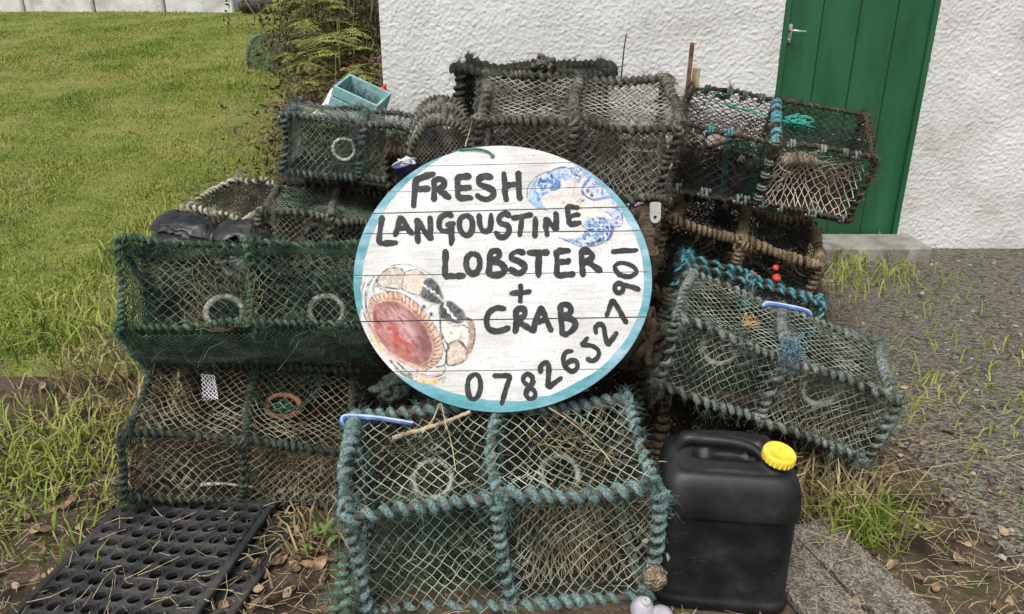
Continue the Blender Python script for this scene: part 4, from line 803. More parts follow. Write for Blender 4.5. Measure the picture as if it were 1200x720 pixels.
# brown creels in the core of the heap, partly seen round the sign's edge; hidden ones carry the top row, one is added for darkness
K0 = creel('creel', 'brown roped creel in the middle of the heap, mostly hidden by the round sign', (.10, 2.62, .37), (4, 2, -6), (.70, .40, .34), ST['K'], group='brown creels buried in the heap', seed=13)
def bury(x, y, z, rz, label='brown roped creel buried deep in the heap, hardly showing', sx=1., ry=0):
    c = copy_tree(K0); c.location = (x, y, z); c.rotation_euler = (rad(2), rad(ry), rad(rz)); c.scale = (sx, 1, 1); c['label'] = label; return c
bury(.12, 2.60, .0, -4)
bury(.10, 3.42, .49, -3); bury(.12, 3.42, .13, 2)
bury(.93, 3.12, -.03, -12); bury(1.02, 3.60, .28, -12)  # the second is added to darken the gap behind the tan-roped creel
bury(-.74, 3.14, .03, 6); bury(-.66, 3.52, .38, 6); bury(-.78, 2.62, .02, 10); bury(-1.12, 2.98, .22, 8, sx=.8); bury(-1.12, 2.95, -.04, 4, sx=.8)
bury(-1.22, 3.42, .02, -20, sx=.55)
bury(.83, 2.32, -.07, -15, 'squashed brown creel under the tilted grey-green one, behind the jerrycan', sx=.9, ry=6)

# the small arched creel beside the top one, and the mossy one out on the lawn
def arch_creel(name, label, pos, rot, w, d, h, st, seed, group):
    root = empty(name, pos, [rad(a) for a in rot]); tag(root, label, 'creel', group); x = w/2
    th = np.linspace(0, PI, 17); hoop = np.stack([x*np.cos(th)*np.where(np.abs(np.cos(th)) > .7, 1, 1.06), h*np.sin(th)**.75], -1)
    for yy in (-d/2, 0, d/2):
        mb = MB()
        P = spline(np.stack([hoop[:, 0], hoop[:, 0]*0+yy, hoop[:, 1]], -1), 220); t = np.gradient(P, axis=0); t /= np.linalg.norm(t, axis=1, keepdims=True)
        L = np.linalg.norm(np.diff(P, axis=0), axis=1).sum(); ph = np.linspace(0, L/st['pitch']*2*PI, 220); bb = np.array([0, 1., 0])[None]*np.ones((220, 1)); aa = np.cross(t, bb)
        out = aa*np.cos(ph)[:, None]+bb*np.sin(ph)[:, None]; mb.sweep(P+out*st['R'], st['r'], 9, 0, lobes=3, tw=60, hint=out, lob=.13); mb.sweep(P[::10], st['R'], 6, 1)
        fray(mb, P+out*(st['R']+st['r']), out, 150, .016, seed); mb.build('hoop', [M[st['rope']], M['core_dark']], root)
    for p, q in (((-x, -d/2, 0), (-x, d/2, 0)), ((x, -d/2, 0), (x, d/2, 0)), ((0, -d/2, h), (0, d/2, h)), ((-x, -d/2, 0), (x, -d/2, 0)), ((-x, d/2, 0), (x, d/2, 0))):
        mb = MB(); coil(mb, p, q, st['R'], st['r'], st['pitch'], seed+int(abs(p[0])*100)+int(p[1] > 0)*7, frays=80); mb.build('frame_bar', [M[st['rope']], M['core_dark']], root)
    nx, ny = int(PI*h/st['cw']*1.3)*2, int(d/st['ch']*2); I, J = np.meshgrid(np.arange(nx+1), np.arange(ny+1), indexing='ij'); tt = I/nx*PI
    r = np.random.default_rng(seed); P = np.stack([x*np.cos(tt)*1.0, -d/2+d*J/ny, h*np.sin(tt)**.75*(1-.06*np.sin(PI*J/ny*2)**2)], -1)+r.normal(0, .003, tt.shape+(3,))
    a, b = np.nonzero((I[:-1, :-1]+J[:-1, :-1]) % 2 == 0); c, e = np.nonzero((I[:-1, 1:]+J[:-1, 1:]) % 2 == 0)
    mb = MB(); mb.segs(P[a, b], P[a+1, b+1], st['nr']); mb.segs(P[c, e+1], P[c+1, e], st['nr']); mb.build('net_panel', M[st['net']], root, False)
    for yy in (-d/2, d/2):
        mb = MB(); P0, P1, Q = seg_pts((-x, yy, 0), (x, yy, 0), (x, yy, h), (-x, yy, h), st['cw'], st['ch'], .02, seed+5)
        k = (np.abs(P0[:, 0]/x)**2+(P0[:, 2]/h)**2.2 < 1.02) & (np.abs(P1[:, 0]/x)**2+(P1[:, 2]/h)**2.2 < 1.02); mb.segs(P0[k], P1[k], st['nr']); mb.build('net_panel', M[st['net']], root, False)
    b = MB()
    for k in range(7): b.box((0, -d/2+(k+.5)*d/7, .008), (w*.98, d/7*.85, .012), bev=.002)
    b.build('base_panel', M['base_board'], root, False); return root
pf = at(512, 195, 2.88)
arch_creel('creel', 'small arched creel with grey rope hoops, left of the bulky grey-brown one', (pf[0], pf[1]+.16, pf[2]-.02), (8, 4, 6),   .25, .34, .215, dict(R=.0085, r=.0068, pitch=.022, rope='rope_grey', net='net_grey', cw=.016, ch=.02, nr=.001), 21, 'creels heaped in the pile')
bury(-.30, 3.18, .56, 4, sx=.55); bury(-.34, 2.75, .28, 2, sx=.55)
pm = at(322, 80, 9.6); m_ = float(gz(pm[0], 9.6))
M['net_moss'] = net('net_moss', (.04, .06, .03), (.09, .13, .06), (.14, .17, .1))
arch_creel('creel', 'old mossy arched creel lying alone on the far lawn by the bracken', (pm[0]+.12, 9.9, m_-.01), (0, 0, 62), .6, .85, .42, dict(R=.016, r=.01, pitch=.03, rope='rope_blue', net='net_moss', cw=.02, ch=.025, nr=.003), 22, None)

def tangle(name, label, cat, c, size, n, r, m, seed, steps=14, group=None):
    rg = np.random.default_rng(seed); mb = MB(); c = np.asarray(c); size = np.asarray(size)
    for k in range(n):
        p = rg.normal(0, .45, (5, 3))*size; mb.sweep(spline(p+c, steps), r*rg.uniform(.7, 1.2), 5)
    return tag(mb.build(name, M[m] if isinstance(m, str) else m), label, cat, group)

# ------------------------------------------------------------------ black jerrycan with yellow cap
M['plastic'] = mat('black_plastic', [(.006, .006, .007), (.011, .011, .012), (.02, .02, .02), (.045, .043, .04)], 11, .46, .1, 170, dist=.003, detail=12, spec=.36, mid=(.38, .74))
M['yellow'] = mat('yellow_plastic', [(.70, .47, .03), (.80, .58, .05), (.84, .64, .10)], 30, .45, .08, 60)
can = empty('jerrycan', (0, 0, 0)); pc = at(853, 712, 1.5); can.location = (pc[0], 1.625, .0); can.rotation_euler = (0, 0, rad(-7))
tag(can, 'black plastic jerrycan with a yellow screw cap on the ground at right', 'jerrycan')
HX, HY = .166, .118
def rrect(hx, hy, rc, n=96):
    th = np.linspace(0, 2*PI, n, endpoint=False); p = 2/ (1-.0)  # superellipse with tight corners
    e = 2*rc; c, s_ = np.cos(th), np.sin(th); return np.stack([hx*np.sign(c)*np.abs(c)**e, hy*np.sign(s_)*np.abs(s_)**e], -1)
prof = [(.0, .012, .012), (.006, .004, .004), (.016, .001, .001), (.032, .0, .0), (.036, .004, .004), (.05, .0055, .0055), (.10, .006, .006), (.2, .0065, .0065), (.268, .007, .007), (.273, .0055, .0055), (.277, .001, .001), (.284, 0, 0), (.30, .0, .0005), (.318, .001, .003), (.334, .003, .008), (.350, .005, .011), (.364, .010, .018), (.376, .018, .026), (.385, .027, .036)]
mb = MB(); rings = []
for z, ix, iy in prof:
    P = rrect(HX-ix, HY-iy*.8, .145); P[:, 1] += .008*(iy/.036)*.8; rings.append(np.column_stack([P, np.full(len(P), z)]))
def top_z(x, y):
    base = .385+.018*(1-sstep(.25, 1.0, np.hypot(x/HX, y/HY)))+.10*(y-.0)*.35
    ridge = .022*np.exp(-((y-.05)/.035)**4)*sstep(.14, .105, np.abs(x+.012))
    e = np.hypot((x+.005)/.088, (y+.012+.10*(x+.02)*.25)/.032)
    scoop = -.026*sstep(1.12, .8, e)
    neck = .012*np.exp(-(((x-.104)/.04)**2+((y+.03)/.04)**2)**2)
    return base+ridge+scoop+neck
P0 = rings[-1][:, :2]
for k in np.linspace(.975, .0, 60):
    P = P0*k; z = top_z(P[:, 0], P[:, 1]); b = sstep(1, .82, k); rings.append(np.column_stack([P, .385+.010*b+(z-.395)*b]))
mb.grid(np.array(rings), wrap=True); mb.build('body', M['plastic'], can)
mb = MB()      # the grip over the back of the scoop
gp = spline([(-.125, .012, .392), (-.105, .014, .418), (-.065, .014, .419), (0, .011, .418), (.04, .006, .413), (.066, -.004, .402), (.08, -.02, .388)], 44)
mb.sweep(gp, np.interp(np.linspace(0, 1, 44), [0, .15, .85, 1], [.010, .0145, .0125, .010]), 14); mb.build('grip', M['plastic'], can)
cm = rotm(10, 9, 0); mb = MB()
mb.lathe([(.026, -.03), (.027, .004), (.0, .004)], 32, (.104, -.034, .404), cm); mb.build('neck', M['plastic'], can)
mb = MB(); rf = lambda rr, th, z: rr
cc = np.array([.104, -.036, .407])
mb.lathe([(.0, .0), (.034, .0), (.0385, .002), (.0395, .008), (.0395, .019), (.0385, .023), (.036, .0255), (.033, .0265), (.031, .0262), (.030, .0248), (.012, .0252), (0, .0254)], 96, cc, cm)
for q in range(22):
    a = q/22*2*PI+.1
    mb.box(cc+cm@np.array([.0392*math.cos(a), .0392*math.sin(a), .0115]), (.0022, .0046, .017), M=cm@rotm(0, 0, math.degrees(a)), bev=.0012)
mb.build('cap', M['yellow'], can)
for sx, yy, zz in ((-.048, -.093, .359), (.058, -.093, .359), (-.075, .09, .405), (.06, .085, .405)):
    mb = MB(); th = np.linspace(0, 2*PI, 25); mb.sweep(np.stack([sx+.0075*np.cos(th), yy+.003*np.sin(th), zz+.0045*np.sin(th)], -1), .0013, 6, caps=False); mb.build('moulded_mark', M['plastic'], can)
rs = np.random.default_rng(6); mb = MB()
for k in range(17):
    x0 = rs.uniform(-.14, .14); z0 = rs.uniform(.06, .26); ln_ = rs.uniform(.006, .03); a = rs.normal(0, .5); P = np.array([[x0, -HY+.0062, z0], [x0+ln_*math.cos(a), -HY+.0062, z0+ln_*math.sin(a)]]); P[:, 1] += .118*(np.abs(P[:, 0]/HX)**13.8)*.08; mb.segs(P[:1], P[1:], .00032)
M['scratch'] = mat('scratch', [(.03, .03, .03), (.07, .07, .068)], 60, .7); mb.build('scratches', M['scratch'], can)
mb = MB(); P = rrect(HX+.0006, HY+.0006, .145, 140); k = np.abs(P[:, 1]) < .01; zz_ = np.linspace(.035, .33, 30)
for sg in (-1, 1): mb.sweep(np.stack([np.full(30, sg*(HX-.0062)), 0*zz_, zz_], -1), .0012, 5)
mb.build('mould_seam', M['plastic'], can)
M['scuff'] = mat('scuffed_plastic', [(.02, .02, .02), (.06, .06, .06), (.15, .15, .145)], 60, .7, .3, 140, dist=.002)

# ------------------------------------------------------------------ rubber ring mats
M['rubber'] = mat('black_rubber', [(.012, .012, .013), (.03, .03, .031), (.06, .058, .055)], 7, .62, .4, 120, dist=.004, detail=8, spec=.35)
def ring_mat(label, pos, rz, nx, ny, tilt=(0, 0)):
    root = empty('rubber_mat', pos, (rad(tilt[0]), rad(tilt[1]), rad(rz))); tag(root, label, 'mat', 'rubber ring mats')
    mb = MB(); cs, t, n = .046, .016, 16; th = np.arange(n)*2*PI/n+PI/4
    sq = np.stack([np.clip(np.cos(th)*1.4142, -1, 1), np.clip(np.sin(th)*1.4142, -1, 1)], -1)*cs/2; ci = np.stack([np.cos(th), np.sin(th)], -1)
    I, J = np.meshgrid(np.arange(nx), np.arange(ny), indexing='ij'); cc = np.stack([(I-(nx-1)/2)*cs, (J-(ny-1)/2)*cs], -1).reshape(-1, 2)
    prof_ = [(sq, 0, t*.8), (None, .0205, t*.8), (None, .0198, t), (None, .0172, t), (None, .0164, t*.8), (None, .0164, 0)]
    V = []
    for kind, r, z in prof_:
        q = sq if kind is not None else ci*r; V.append(np.concatenate([cc[:, None]+q[None], np.full((len(cc), n, 1), z)], -1))
    V = np.stack(V, 1); m = len(prof_); V[..., 2] += .006*vnoise(np.stack([V[..., 0]*6, V[..., 1]*6, V[..., 0]*0], -1), 5)
    F = np.array([[l*n+k, l*n+(k+1) % n, (l+1)*n+(k+1) % n, (l+1)*n+k] for l in range(m-1) for k in range(n)])
    mb.add(V.reshape(-1, 3), (F[None]+(np.arange(len(cc))*m*n)[:, None, None]).reshape(-1, 4)); mb.build('ring_panel', M['rubber'], root)
    W_, H_ = nx*cs, ny*cs
    for c, s_ in (((0, -H_/2-.012, t*.5), (W_+.05, .022, t)), ((0, H_/2+.012, t*.5), (W_+.05, .022, t)), ((-W_/2-.012, 0, t*.5), (.022, H_, t)), ((W_/2+.012, 0, t*.5), (.022, H_, t))):
        b = MB(); b.box(c, s_, bev=.003); b.build('edge_strip', M['rubber'], root, False)
ring_mat('black rubber ring mat lying uppermost at the bottom left', (-.965, 1.60, .040), -8.5, 9, 13, (1, -1))
ring_mat('black rubber ring mat under the other one, leaf litter along its edge', (-.895, 1.59, .014), -10.5, 9, 13, (0, 0))

# ------------------------------------------------------------------ black rubber sheeting on the left creel
def lobe(mb, c, ax, up, L, W, H, seed):
    c, ax, up = [np.asarray(q, float) for q in (c, ax, up)]; ax = ax/np.linalg.norm(ax); sd_ = np.cross(ax, up); sd_ /= np.linalg.norm(sd_); up = np.cross(sd_, ax)
    u = np.linspace(0, 1, 50)[:, None]; th = np.linspace(0, 2*PI, 44, endpoint=False)[None]
    prof_ = np.clip(u/.3, 0, 1)**.6*np.sqrt(np.clip(1-np.clip((u-.78)/.22, 0, 1)**2, 0, 1)); wv = 1+.08*np.sin(3*th+seed)+.05*np.sin(7*th+5*u)
    P = c+ax*(u*L)[..., None]+sd_*(np.cos(th)*W/2*prof_*wv)[..., None]+up*((np.sin(th)*H/2*prof_*wv)+.02*np.sin(PI*u))[..., None]
    P = P+.012*vnoise(P*22+seed*7, 3)[..., None]+.004*vnoise(P*70+seed*7, 4)[..., None]
    mb.grid(P, wrap=True)
pr = at(250, 279, 2.86); mb = MB()
rub = empty('rubber_sheet', pr); tag(rub, 'black rubber sheeting pinched in the middle, dumped on the long green creel', 'rubber sheet')
lobe(mb, (-.02, 0, .012), (.25, .05, .0), (0, -.45, 1), .24, .11, .035, 1); lobe(mb, (-.02, -.05, -.03), (.22, -.02, -.05), (0, -.6, 1), .25, .10, .03, 2); lobe(mb, (.02, .0, .01), (-.2, .05, .03), (0, -.4, 1), .28, .12, .035, 3); lobe(mb, (.02, -.03, -.02), (-.2, -.0, .0), (0, -.5, 1), .28, .10, .03, 4); lobe(mb, (.01, -.02, -.05), (-.15, -.05, -.06), (0, -.5, 1), .22, .12, .03, 5); lobe(mb, (-.02, -.04, -.055), (.15, -.03, -.05), (0, -.5, 1), .22, .11, .03, 6)
M['rubber_smooth'] = mat('rubber_smooth', [(.004, .004, .0045), (.009, .009, .01), (.02, .02, .021)], 8, .42, .5, 22, dist=.01, spec=.5); mb.build('rubber_folds', M['rubber_smooth'], rub)
mb = MB(); th = np.linspace(0, 2*PI, 20); mb.sweep(np.stack([0*th, .02*np.cos(th), .018*np.sin(th)], -1), .005, 7, caps=False); mb.build('tie', M['rope_pale'], rub)

# ------------------------------------------------------------------ turquoise crate, white sheet, red float behind the left creels
M['turq_wood'] = mat('turquoise_paint', [(.10, .24, .25), (.2, .40, .40), (.28, .48, .48), (.2, .24, .22)], 6, .7, .3, 40, stretch=(1, 1, 1), detail=8, mid=(.3, .7))
crate = empty('crate', at(422, 118, 3.74), (rad(12), rad(24), rad(-6))); crate.scale = (.88, .88, .88); tag(crate, 'faded turquoise wooden crate tipped against the corner of the white wall', 'crate')
for c, s_, nm in (((0, -.11, .04), (.25, .014, .055), 'side_board'), ((0, -.113, -.025), (.25, .014, .06), 'side_board'), ((0, .11, .0), (.25, .014, .13), 'side_board'), ((-.118, 0, .0), (.014, .205, .13), 'end_board'), ((.118, 0, .0), (.014, .205, .13), 'end_board'), ((0, 0, -.058), (.218, .205, .012), 'base_board')):
    b = MB(); b.box(c, s_, bev=.002); b.build(nm, M['turq_wood'], crate, False)
b = MB()
r = np.random.default_rng(4); P = np.stack([r.uniform(-.09, .09, 300), r.uniform(-.09, .09, 300), r.uniform(-.04, .04, 300)], -1); b.segs(P, P+r.normal(0, .02, P.shape), .0012); o = b.build('weed_tangle', mat('weed', [(.03, .04, .015), (.06, .075, .03)], 20), crate, False)
M['white_sheet'] = mat('white_sheet', [(.6, .6, .6), (.72, .72, .73), (.78, .78, .79)], 8, .6, .2, 50)
u = np.linspace(-1, 1, 13)[:, None]; v = np.linspace(0, 1, 11)[None]; pw = at(381, 124, 3.68); mb = MB()
top = np.stack([pw[0]+.075*u*(1-.35*v)+.03*v, pw[1]+.05*v+.02*u**2+0*v, pw[2]-.04+.115*v*(1-.45*u**2+.25*u)], -1); mb.grid(top); mb.grid(top+[0, .006, 0])
tag(mb.build('plastic_sheet', M['white_sheet']), 'crumpled white plastic sheet poking up behind the white-ringed creel', 'plastic sheet')
pw = at(333, 132, 3.5); mb = MB(); r = np.random.default_rng(9)
U, V_ = np.meshgrid(np.linspace(0, 1, 9), np.linspace(0, 1, 6), indexing='ij'); Q = np.stack([pw[0]-.03+.07*U, pw[1]+.02*np.sin(9*U+3*V_), pw[2]-.025+.05*V_*(.4+.6*U)+.012*np.sin(11*U)], -1); mb.grid(Q); mb.grid(Q+[0, .003, 0])
tag(mb.build('plastic_scrap', M['white_sheet']), 'torn scrap of white plastic at the left edge of the white-ringed creel', 'plastic scrap')
M['red'] = mat('red_plastic', [(.5, .05, .025), (.62, .09, .04)], 20, .5, .2, 60); pr_ = at(448, 109, 3.85); mb = MB(); th = np.linspace(0, PI, 12)
mb.lathe([(.026*math.sin(t), -.032*math.cos(t)) for t in th], 18, (0, 0, 0)); mb.lathe([(.007, .028), (.008, .045), (.004, .05), (0, .05)], 10); tag(mb.build('float', M['red'], None, True, pr_, (0.4, .5, 0)), 'small red float wedged between the turquoise crate and the wall', 'float')
for k, (px, py, Y, rr) in enumerate(((910, 326, 2.70, .016), (909, 314, 2.73, .012), (884, 322, 2.72, .010))):
    mb = MB(); mb.lathe([(rr*math.sin(t), -rr*.9*math.cos(t)) for t in th], 14, (0, 0, 0)); mb.lathe([(rr*.2, rr*.8), (rr*.25, rr*1.3), (0, rr*1.35)], 8); tag(mb.build('float', M['red'], None, True, at(px, py, Y), (.6, .3*k, 0)), 'tiny red float caught in the dark gap below the tan-roped creel', 'float', 'tiny red floats in the dark gap')
# blue bucket rim behind the sign's upper left
M['violet'] = mat('violet_plastic', [(.06, .06, .17), (.1, .1, .26), (.16, .17, .34)], 14, .5, .2, 50)
pb = at(478, 200, 2.86); mb = MB(); mb.lathe([(.0, -.06), (.036, -.06), (.047, .03), (.05, .03), (.05, .036), (.045, .036), (.034, -.052), (0, -.052)], 36, (0, 0, 0)); bk = mb.build('bucket', M['violet'], None, True, (pb[0], pb[1], pb[2]-.0), (rad(8), rad(-18), 0)); tag(bk, 'small violet-blue bucket tucked behind the upper left of the round sign', 'bucket'); tangle('torn_paper', 'torn white paper stuffed in the violet-blue bucket', 'paper', pb+np.array([0, -.03, .035]), (.025, .02, .022), 18, .004, 'white_sheet', 44, 8)
mb = MB(); thb = np.linspace(0, PI, 20); mb.sweep(np.stack([.047*np.cos(thb), -.03*np.sin(thb)-.01, .034+.02*np.sin(thb)], -1), .0022, 6); mb.build('handle', M['white_sheet'], bk)

# ------------------------------------------------------------------ hooks, tags, knots and twine on the creels
M['blue_plastic'] = mat('blue_plastic', [(.05, .13, .42), (.09, .2, .55), (.2, .33, .66)], 30, .4, .15, 80)
def hook(label, pts, Ys, wd=.008):
    P = spline([at(px, py, y_) for (px, py), y_ in zip(pts, Ys)], 40); mb = MB(); mb.sweep(P, wd*np.interp(np.linspace(0, 1, 40), [0, .15, .9, 1], [.8, 1, .8, .45]), 10); o = mb.build('plastic_hook', M['blue_plastic']); tag(o, label, 'hook', 'blue plastic hooks'); 
    mb = MB(); mb.sweep(P+[0, -.004, .006], .0035, 8); mb.build('edge', M['blue_light'], o)
M['blue_light'] = mat('blue_light', [(.3, .4, .62), (.5, .58, .72)], 30, .4, .1, 80)
hook('blue plastic hook on the left corner of the teal-roped front creel', [(405, 502), (401, 493), (408, 488), (440, 490), (468, 494), (484, 497)], [1.80, 1.80, 1.81, 1.80, 1.80, 1.80])
hook('blue plastic hook lying on top of the tilted grey-green creel', [(893, 360), (900, 356), (925, 360), (945, 365), (950, 371)], [2.24, 2.24, 2.22, 2.2, 2.2])
M['white_plastic'] = mat('white_plastic', [(.36, .345, .32), (.5, .48, .45)], 20, .5, .15, 60)
pt = at(768, 252, 2.62); mb = MB(); n = 28; th = np.arange(n)*2*PI/n; outl = np.stack([np.cos(th)*.023, np.where(np.sin(th) > 0, .045+.008*np.sin(th), .026*np.sin(th)-.008)], -1); hol = np.stack([.0075*np.cos(th), .0075*np.sin(th)-.010], -1)
V = np.stack([np.column_stack([outl[:, 0], th*0, outl[:, 1]]), np.column_stack([hol[:, 0], th*0, hol[:, 1]]), np.column_stack([hol[:, 0], th*0+.008, hol[:, 1]]), np.column_stack([outl[:, 0], th*0+.008, outl[:, 1]]), np.column_stack([outl[:, 0], th*0, outl[:, 1]])]); mb.grid(V*.85, wrap=True)
tag(mb.build('plastic_tag', M['white_plastic'], None, False, pt, (rad(-12), 0, 0)), 'white plastic tag with a hole hanging below the corner of the bulky creel', 'tag')
tangle('twine_bundle', 'tangled bundle of mint green twine on the black-netted creel', 'twine', at(934, 143, 2.92), (.055, .05, .03), 26, .0022, 'rope_mint', 1)
tangle('twine_knot', 'mint green twine knotted round the top bar of the black-netted creel', 'twine', at(846, 113, 3.22), (.03, .02, .018), 9, .0028, 'rope_mint', 2)
tangle('frayed_rope', 'frayed pale blue rope end on the corner of the tilted grey-green creel', 'rope', at(926, 415, 1.995), (.032, .025, .06), 60, .0014, rope('rope_paleblue', (.12, .22, .27), (.22, .36, .42), (.34, .47, .52)), 3)
tangle('rope_bundle', 'bundle of worn brown rope wedged right of the round sign', 'rope', at(752, 405, 2.22), (.075, .06, .10), 22, .012, 'rope_brown', 4, 30)
tangle('rope_bundle', 'heap of dark rope behind the lower left edge of the round sign', 'rope', at(468, 455, 2.06), (.085, .05, .045), 20, .011, 'rope_moss', 5, 30)
tangle('rope_knot', 'fat knot of grey rope sticking up on the dark creel by the wall', 'rope', at(637, 74, 3.22), (.045, .03, .025), 14, .0095, 'rope_grey', 6, 20)
tangle('orange_twine', 'thin loop of orange twine on the tilted grey-green creel', 'twine', at(880, 377, 2.12), (.04, .02, .03), 7, .0012, mat('orange_twine', [(.5, .25, .08), (.62, .42, .2)], 30), 7)
mb = MB(); P = spline([at(*q) for q in ((848, 121, 3.0), (862, 126, 2.98), (880, 130, 2.95), (900, 136, 2.92))], 20); mb.sweep(P, .003, 6); tag(mb.build('twine', M['rope_mint']), 'straight length of mint green twine across the black-netted creel', 'twine')
r = np.random.default_rng(31); M['drift'] = mat('driftwood', [(.16, .12, .1), (.3, .24, .2), (.42, .36, .32)], 18, .9, .6, 60, stretch=(1, 1, .4))
for k, (px, py, Y, ln_, rz) in enumerate(((850, 165, 2.98, .17, 20), (885, 195, 2.95, .15, -15), (935, 190, 2.9, .15, 10))):
    P = at(px, py, Y); a = rad(rz); dv = np.array([math.cos(a), .2, math.sin(a)-.25]); mb = MB(); mb.sweep(spline([P-dv*ln_/2, P+[0, 0, .012], P+dv*ln_/2], 22), .026*np.sin(np.linspace(.5, 2.7, 22))**.6*(1+.12*r.normal(0, 1, 22)), 11, lobes=3, lob=.12, tw=3); tag(mb.build('driftwood', M['drift']), ('pale chunk of driftwood in the upper left of the black-netted creel', 'driftwood chunk lower in the middle of the black-netted creel', 'driftwood chunk in the right half of the black-netted creel')[k], 'driftwood')
mb = MB(); P = [at(236, 568, 1.93), at(262, 567, 1.93), at(296, 571, 1.93)]; mb.sweep(spline(P, 20), .007*np.linspace(1, .5, 20), 8, lobes=2, lob=.2, tw=8); tag(mb.build('plastic_strip', M['white_sheet']), 'strip of white plastic lying inside the tan-netted creel', 'plastic strip')
net_mb((at(236, 470, 2.06), at(256, 468, 2.05), at(252, 440, 2.1), at(236, 438, 2.1)), .012, .012, .0014, .004, 91, kn=False).build('mesh_scrap', [M['white_sheet'], M['ring_white']], None, False); tag(bpy.data.objects['mesh_scrap'], 'scrap of white mesh caught in the upper left of the tan-netted creel', 'mesh')
tangle('twine_bundle', 'fan of dark green twine in the rust-coloured ring of the tan-netted creel', 'twine', at(330, 478, 2.1), (.05, .04, .03), 24, .0014, 'net_viridian', 17)
# turquoise lashings on the black-netted creel's bars
R_C = rotm(*POSE['C'][1]); w, d, h = POSE['C'][2]; r = np.random.default_rng(8)
def lash(parent, p, q, n, R, rr, m, turns=2.2, seed=0):
    p, q = np.asarray(p, float), np.asarray(q, float); dd, a, b = frame_of(q-p); r = np.random.default_rng(seed); L = np.linalg.norm(q-p)
    for k in range(n):
        t0 = (k+.5+r.uniform(-.46, .46))/n; c = p+(q-p)*t0; mb = MB(); ph = np.linspace(0, turns*2*PI, int(turns*14)); out = a*np.cos(ph)[:, None]+b*np.sin(ph)[:, None]
        mb.sweep(c+dd*(np.linspace(-.5, .5, len(ph))*rr*2.2*turns)[:, None]+out*R, rr, 8, lobes=3, tw=120, hint=out, lob=.13); mb.build('rope_tie', M[m], parent)
y_, x_ = d/2, w/2
lash(cC, (-x_, -y_, .02), (0, -y_, .02), 5, .016, .006, 'rope_sage', 1.8, 1); lash(cC, (0, -y_, .02), (x_, -y_, .02), 5, .014, .005, 'rope_sage', 1.8, 2)
lash(cC, (0, -y_, h), (0, y_, h), 7, .016, .006, 'rope_turq', 2.2, 3); lash(cC, (-x_, -y_, h), (0, -y_, h), 3, .014, .005, 'rope_turq', 2, 4); lash(cC, (-x_, y_, h), (0, y_, h), 4, .016, .0055, 'rope_blue', 2, 5); lash(cC, (0, -y_, .02), (0, -y_, h), 5, .016, .0055, 'rope_sage', 1.6, 6); lash(cC, (0, -y_, h), (x_, -y_, h), 4, .014, .005, 'rope_sage', 2, 7)
w, d, h = POSE['Bp'][2]; lash(cBp, (-w/2, -d/2, .04), (-w/2, -d/2, h*.6), 3, .02, .008, 'rope_brown', 2.4, 8)

# ------------------------------------------------------------------ sticks, rods, straw
M['stick'] = mat('stick', [(.2, .15, .09), (.38, .3, .2), (.5, .42, .3)], 30, .85, .4, 120, stretch=(1, 1, .3)); M['straw_old'] = mat('straw_old', [(.1, .075, .035), (.2, .155, .08), (.34, .27, .15)], 40, .85); M['straw'] = mat('straw', [(.26, .2, .1), (.42, .34, .19), (.55, .47, .3)], 40, .8)
def twig(name, label, cat, pts, r, m, group=None, n=30):
    P = spline([at(*q) for q in pts], n); rg = np.random.default_rng(int(pts[0][0])); P = P+rg.normal(0, r*.18, P.shape); mb = MB(); mb.sweep(P, r*np.interp(np.linspace(0, 1, n), [0, 1], [1, .7]), 8); return tag(mb.build(name, M[m]), label, cat, group)
twig('stick', 'dry pale stick lying on the netting just below the round sign', 'stick', [(460, 514, 1.70), (490, 505, 1.73), (520, 495, 1.74), (551, 483, 1.745)], .0072, 'stick')
twig('grass_stalk', 'bent straw stalk hanging below the round sign over the netting', 'stalk', [(495, 508, 1.69), (508, 490, 1.72), (516, 473, 1.75), (522, 495, 1.70), (529, 520, 1.66), (534, 552, 1.58)], .0017, 'straw')
twig('grass_stalk', 'straw stalk across the upper right net of the teal-roped creel', 'stalk', [(643, 478, 1.74), (662, 490, 1.72), (685, 508, 1.68), (705, 528, 1.64), (718, 545, 1.6)], .0016, 'straw')
twig('rod', 'thin dark rod sticking up against the white wall', 'rod', [(727, 100, 3.35), (729, 80, 3.36), (731, 60, 3.37), (734, 40, 3.38)], .0035, 'core_dark')
M['rust'] = mat('rust', [(.09, .04, .025), (.17, .085, .055), (.25, .16, .11)], 20, .85, .5, 80)
P = [at(807, 115, 3.5), at(809, 50, 3.5)]; mb = MB(); c = (P[0]+P[1])/2; mb.box(c, (.018, .012, np.linalg.norm(P[1]-P[0])), M=rotm(0, 1.5, 0), bev=.002); tag(mb.build('iron_bar', M['rust'], None, False), 'rusty flat iron bar upright against the white wall', 'bar')
P = [at(814, 112, 3.52), at(816, 80, 3.52)]; mb = MB(); mb.box((P[0]+P[1])/2, (.03, .02, np.linalg.norm(P[1]-P[0])), bev=.002); tag(mb.build('wood_offcut', M['stick'], None, False), 'pale wooden offcut beside the rusty bar', 'offcut')
twig('bare_wire', 'thin pale cane leaning between the arched creel and the sign', 'cane', [(545, 172, 2.7), (550, 155, 2.74), (554, 138, 2.78)], .0022, 'straw')
twig('string', 'pale string stretched from the front creel to the jerrycan', 'string', [(772, 541, 1.62), (785, 541, 1.63), (800, 540, 1.64)], .0012, 'straw')
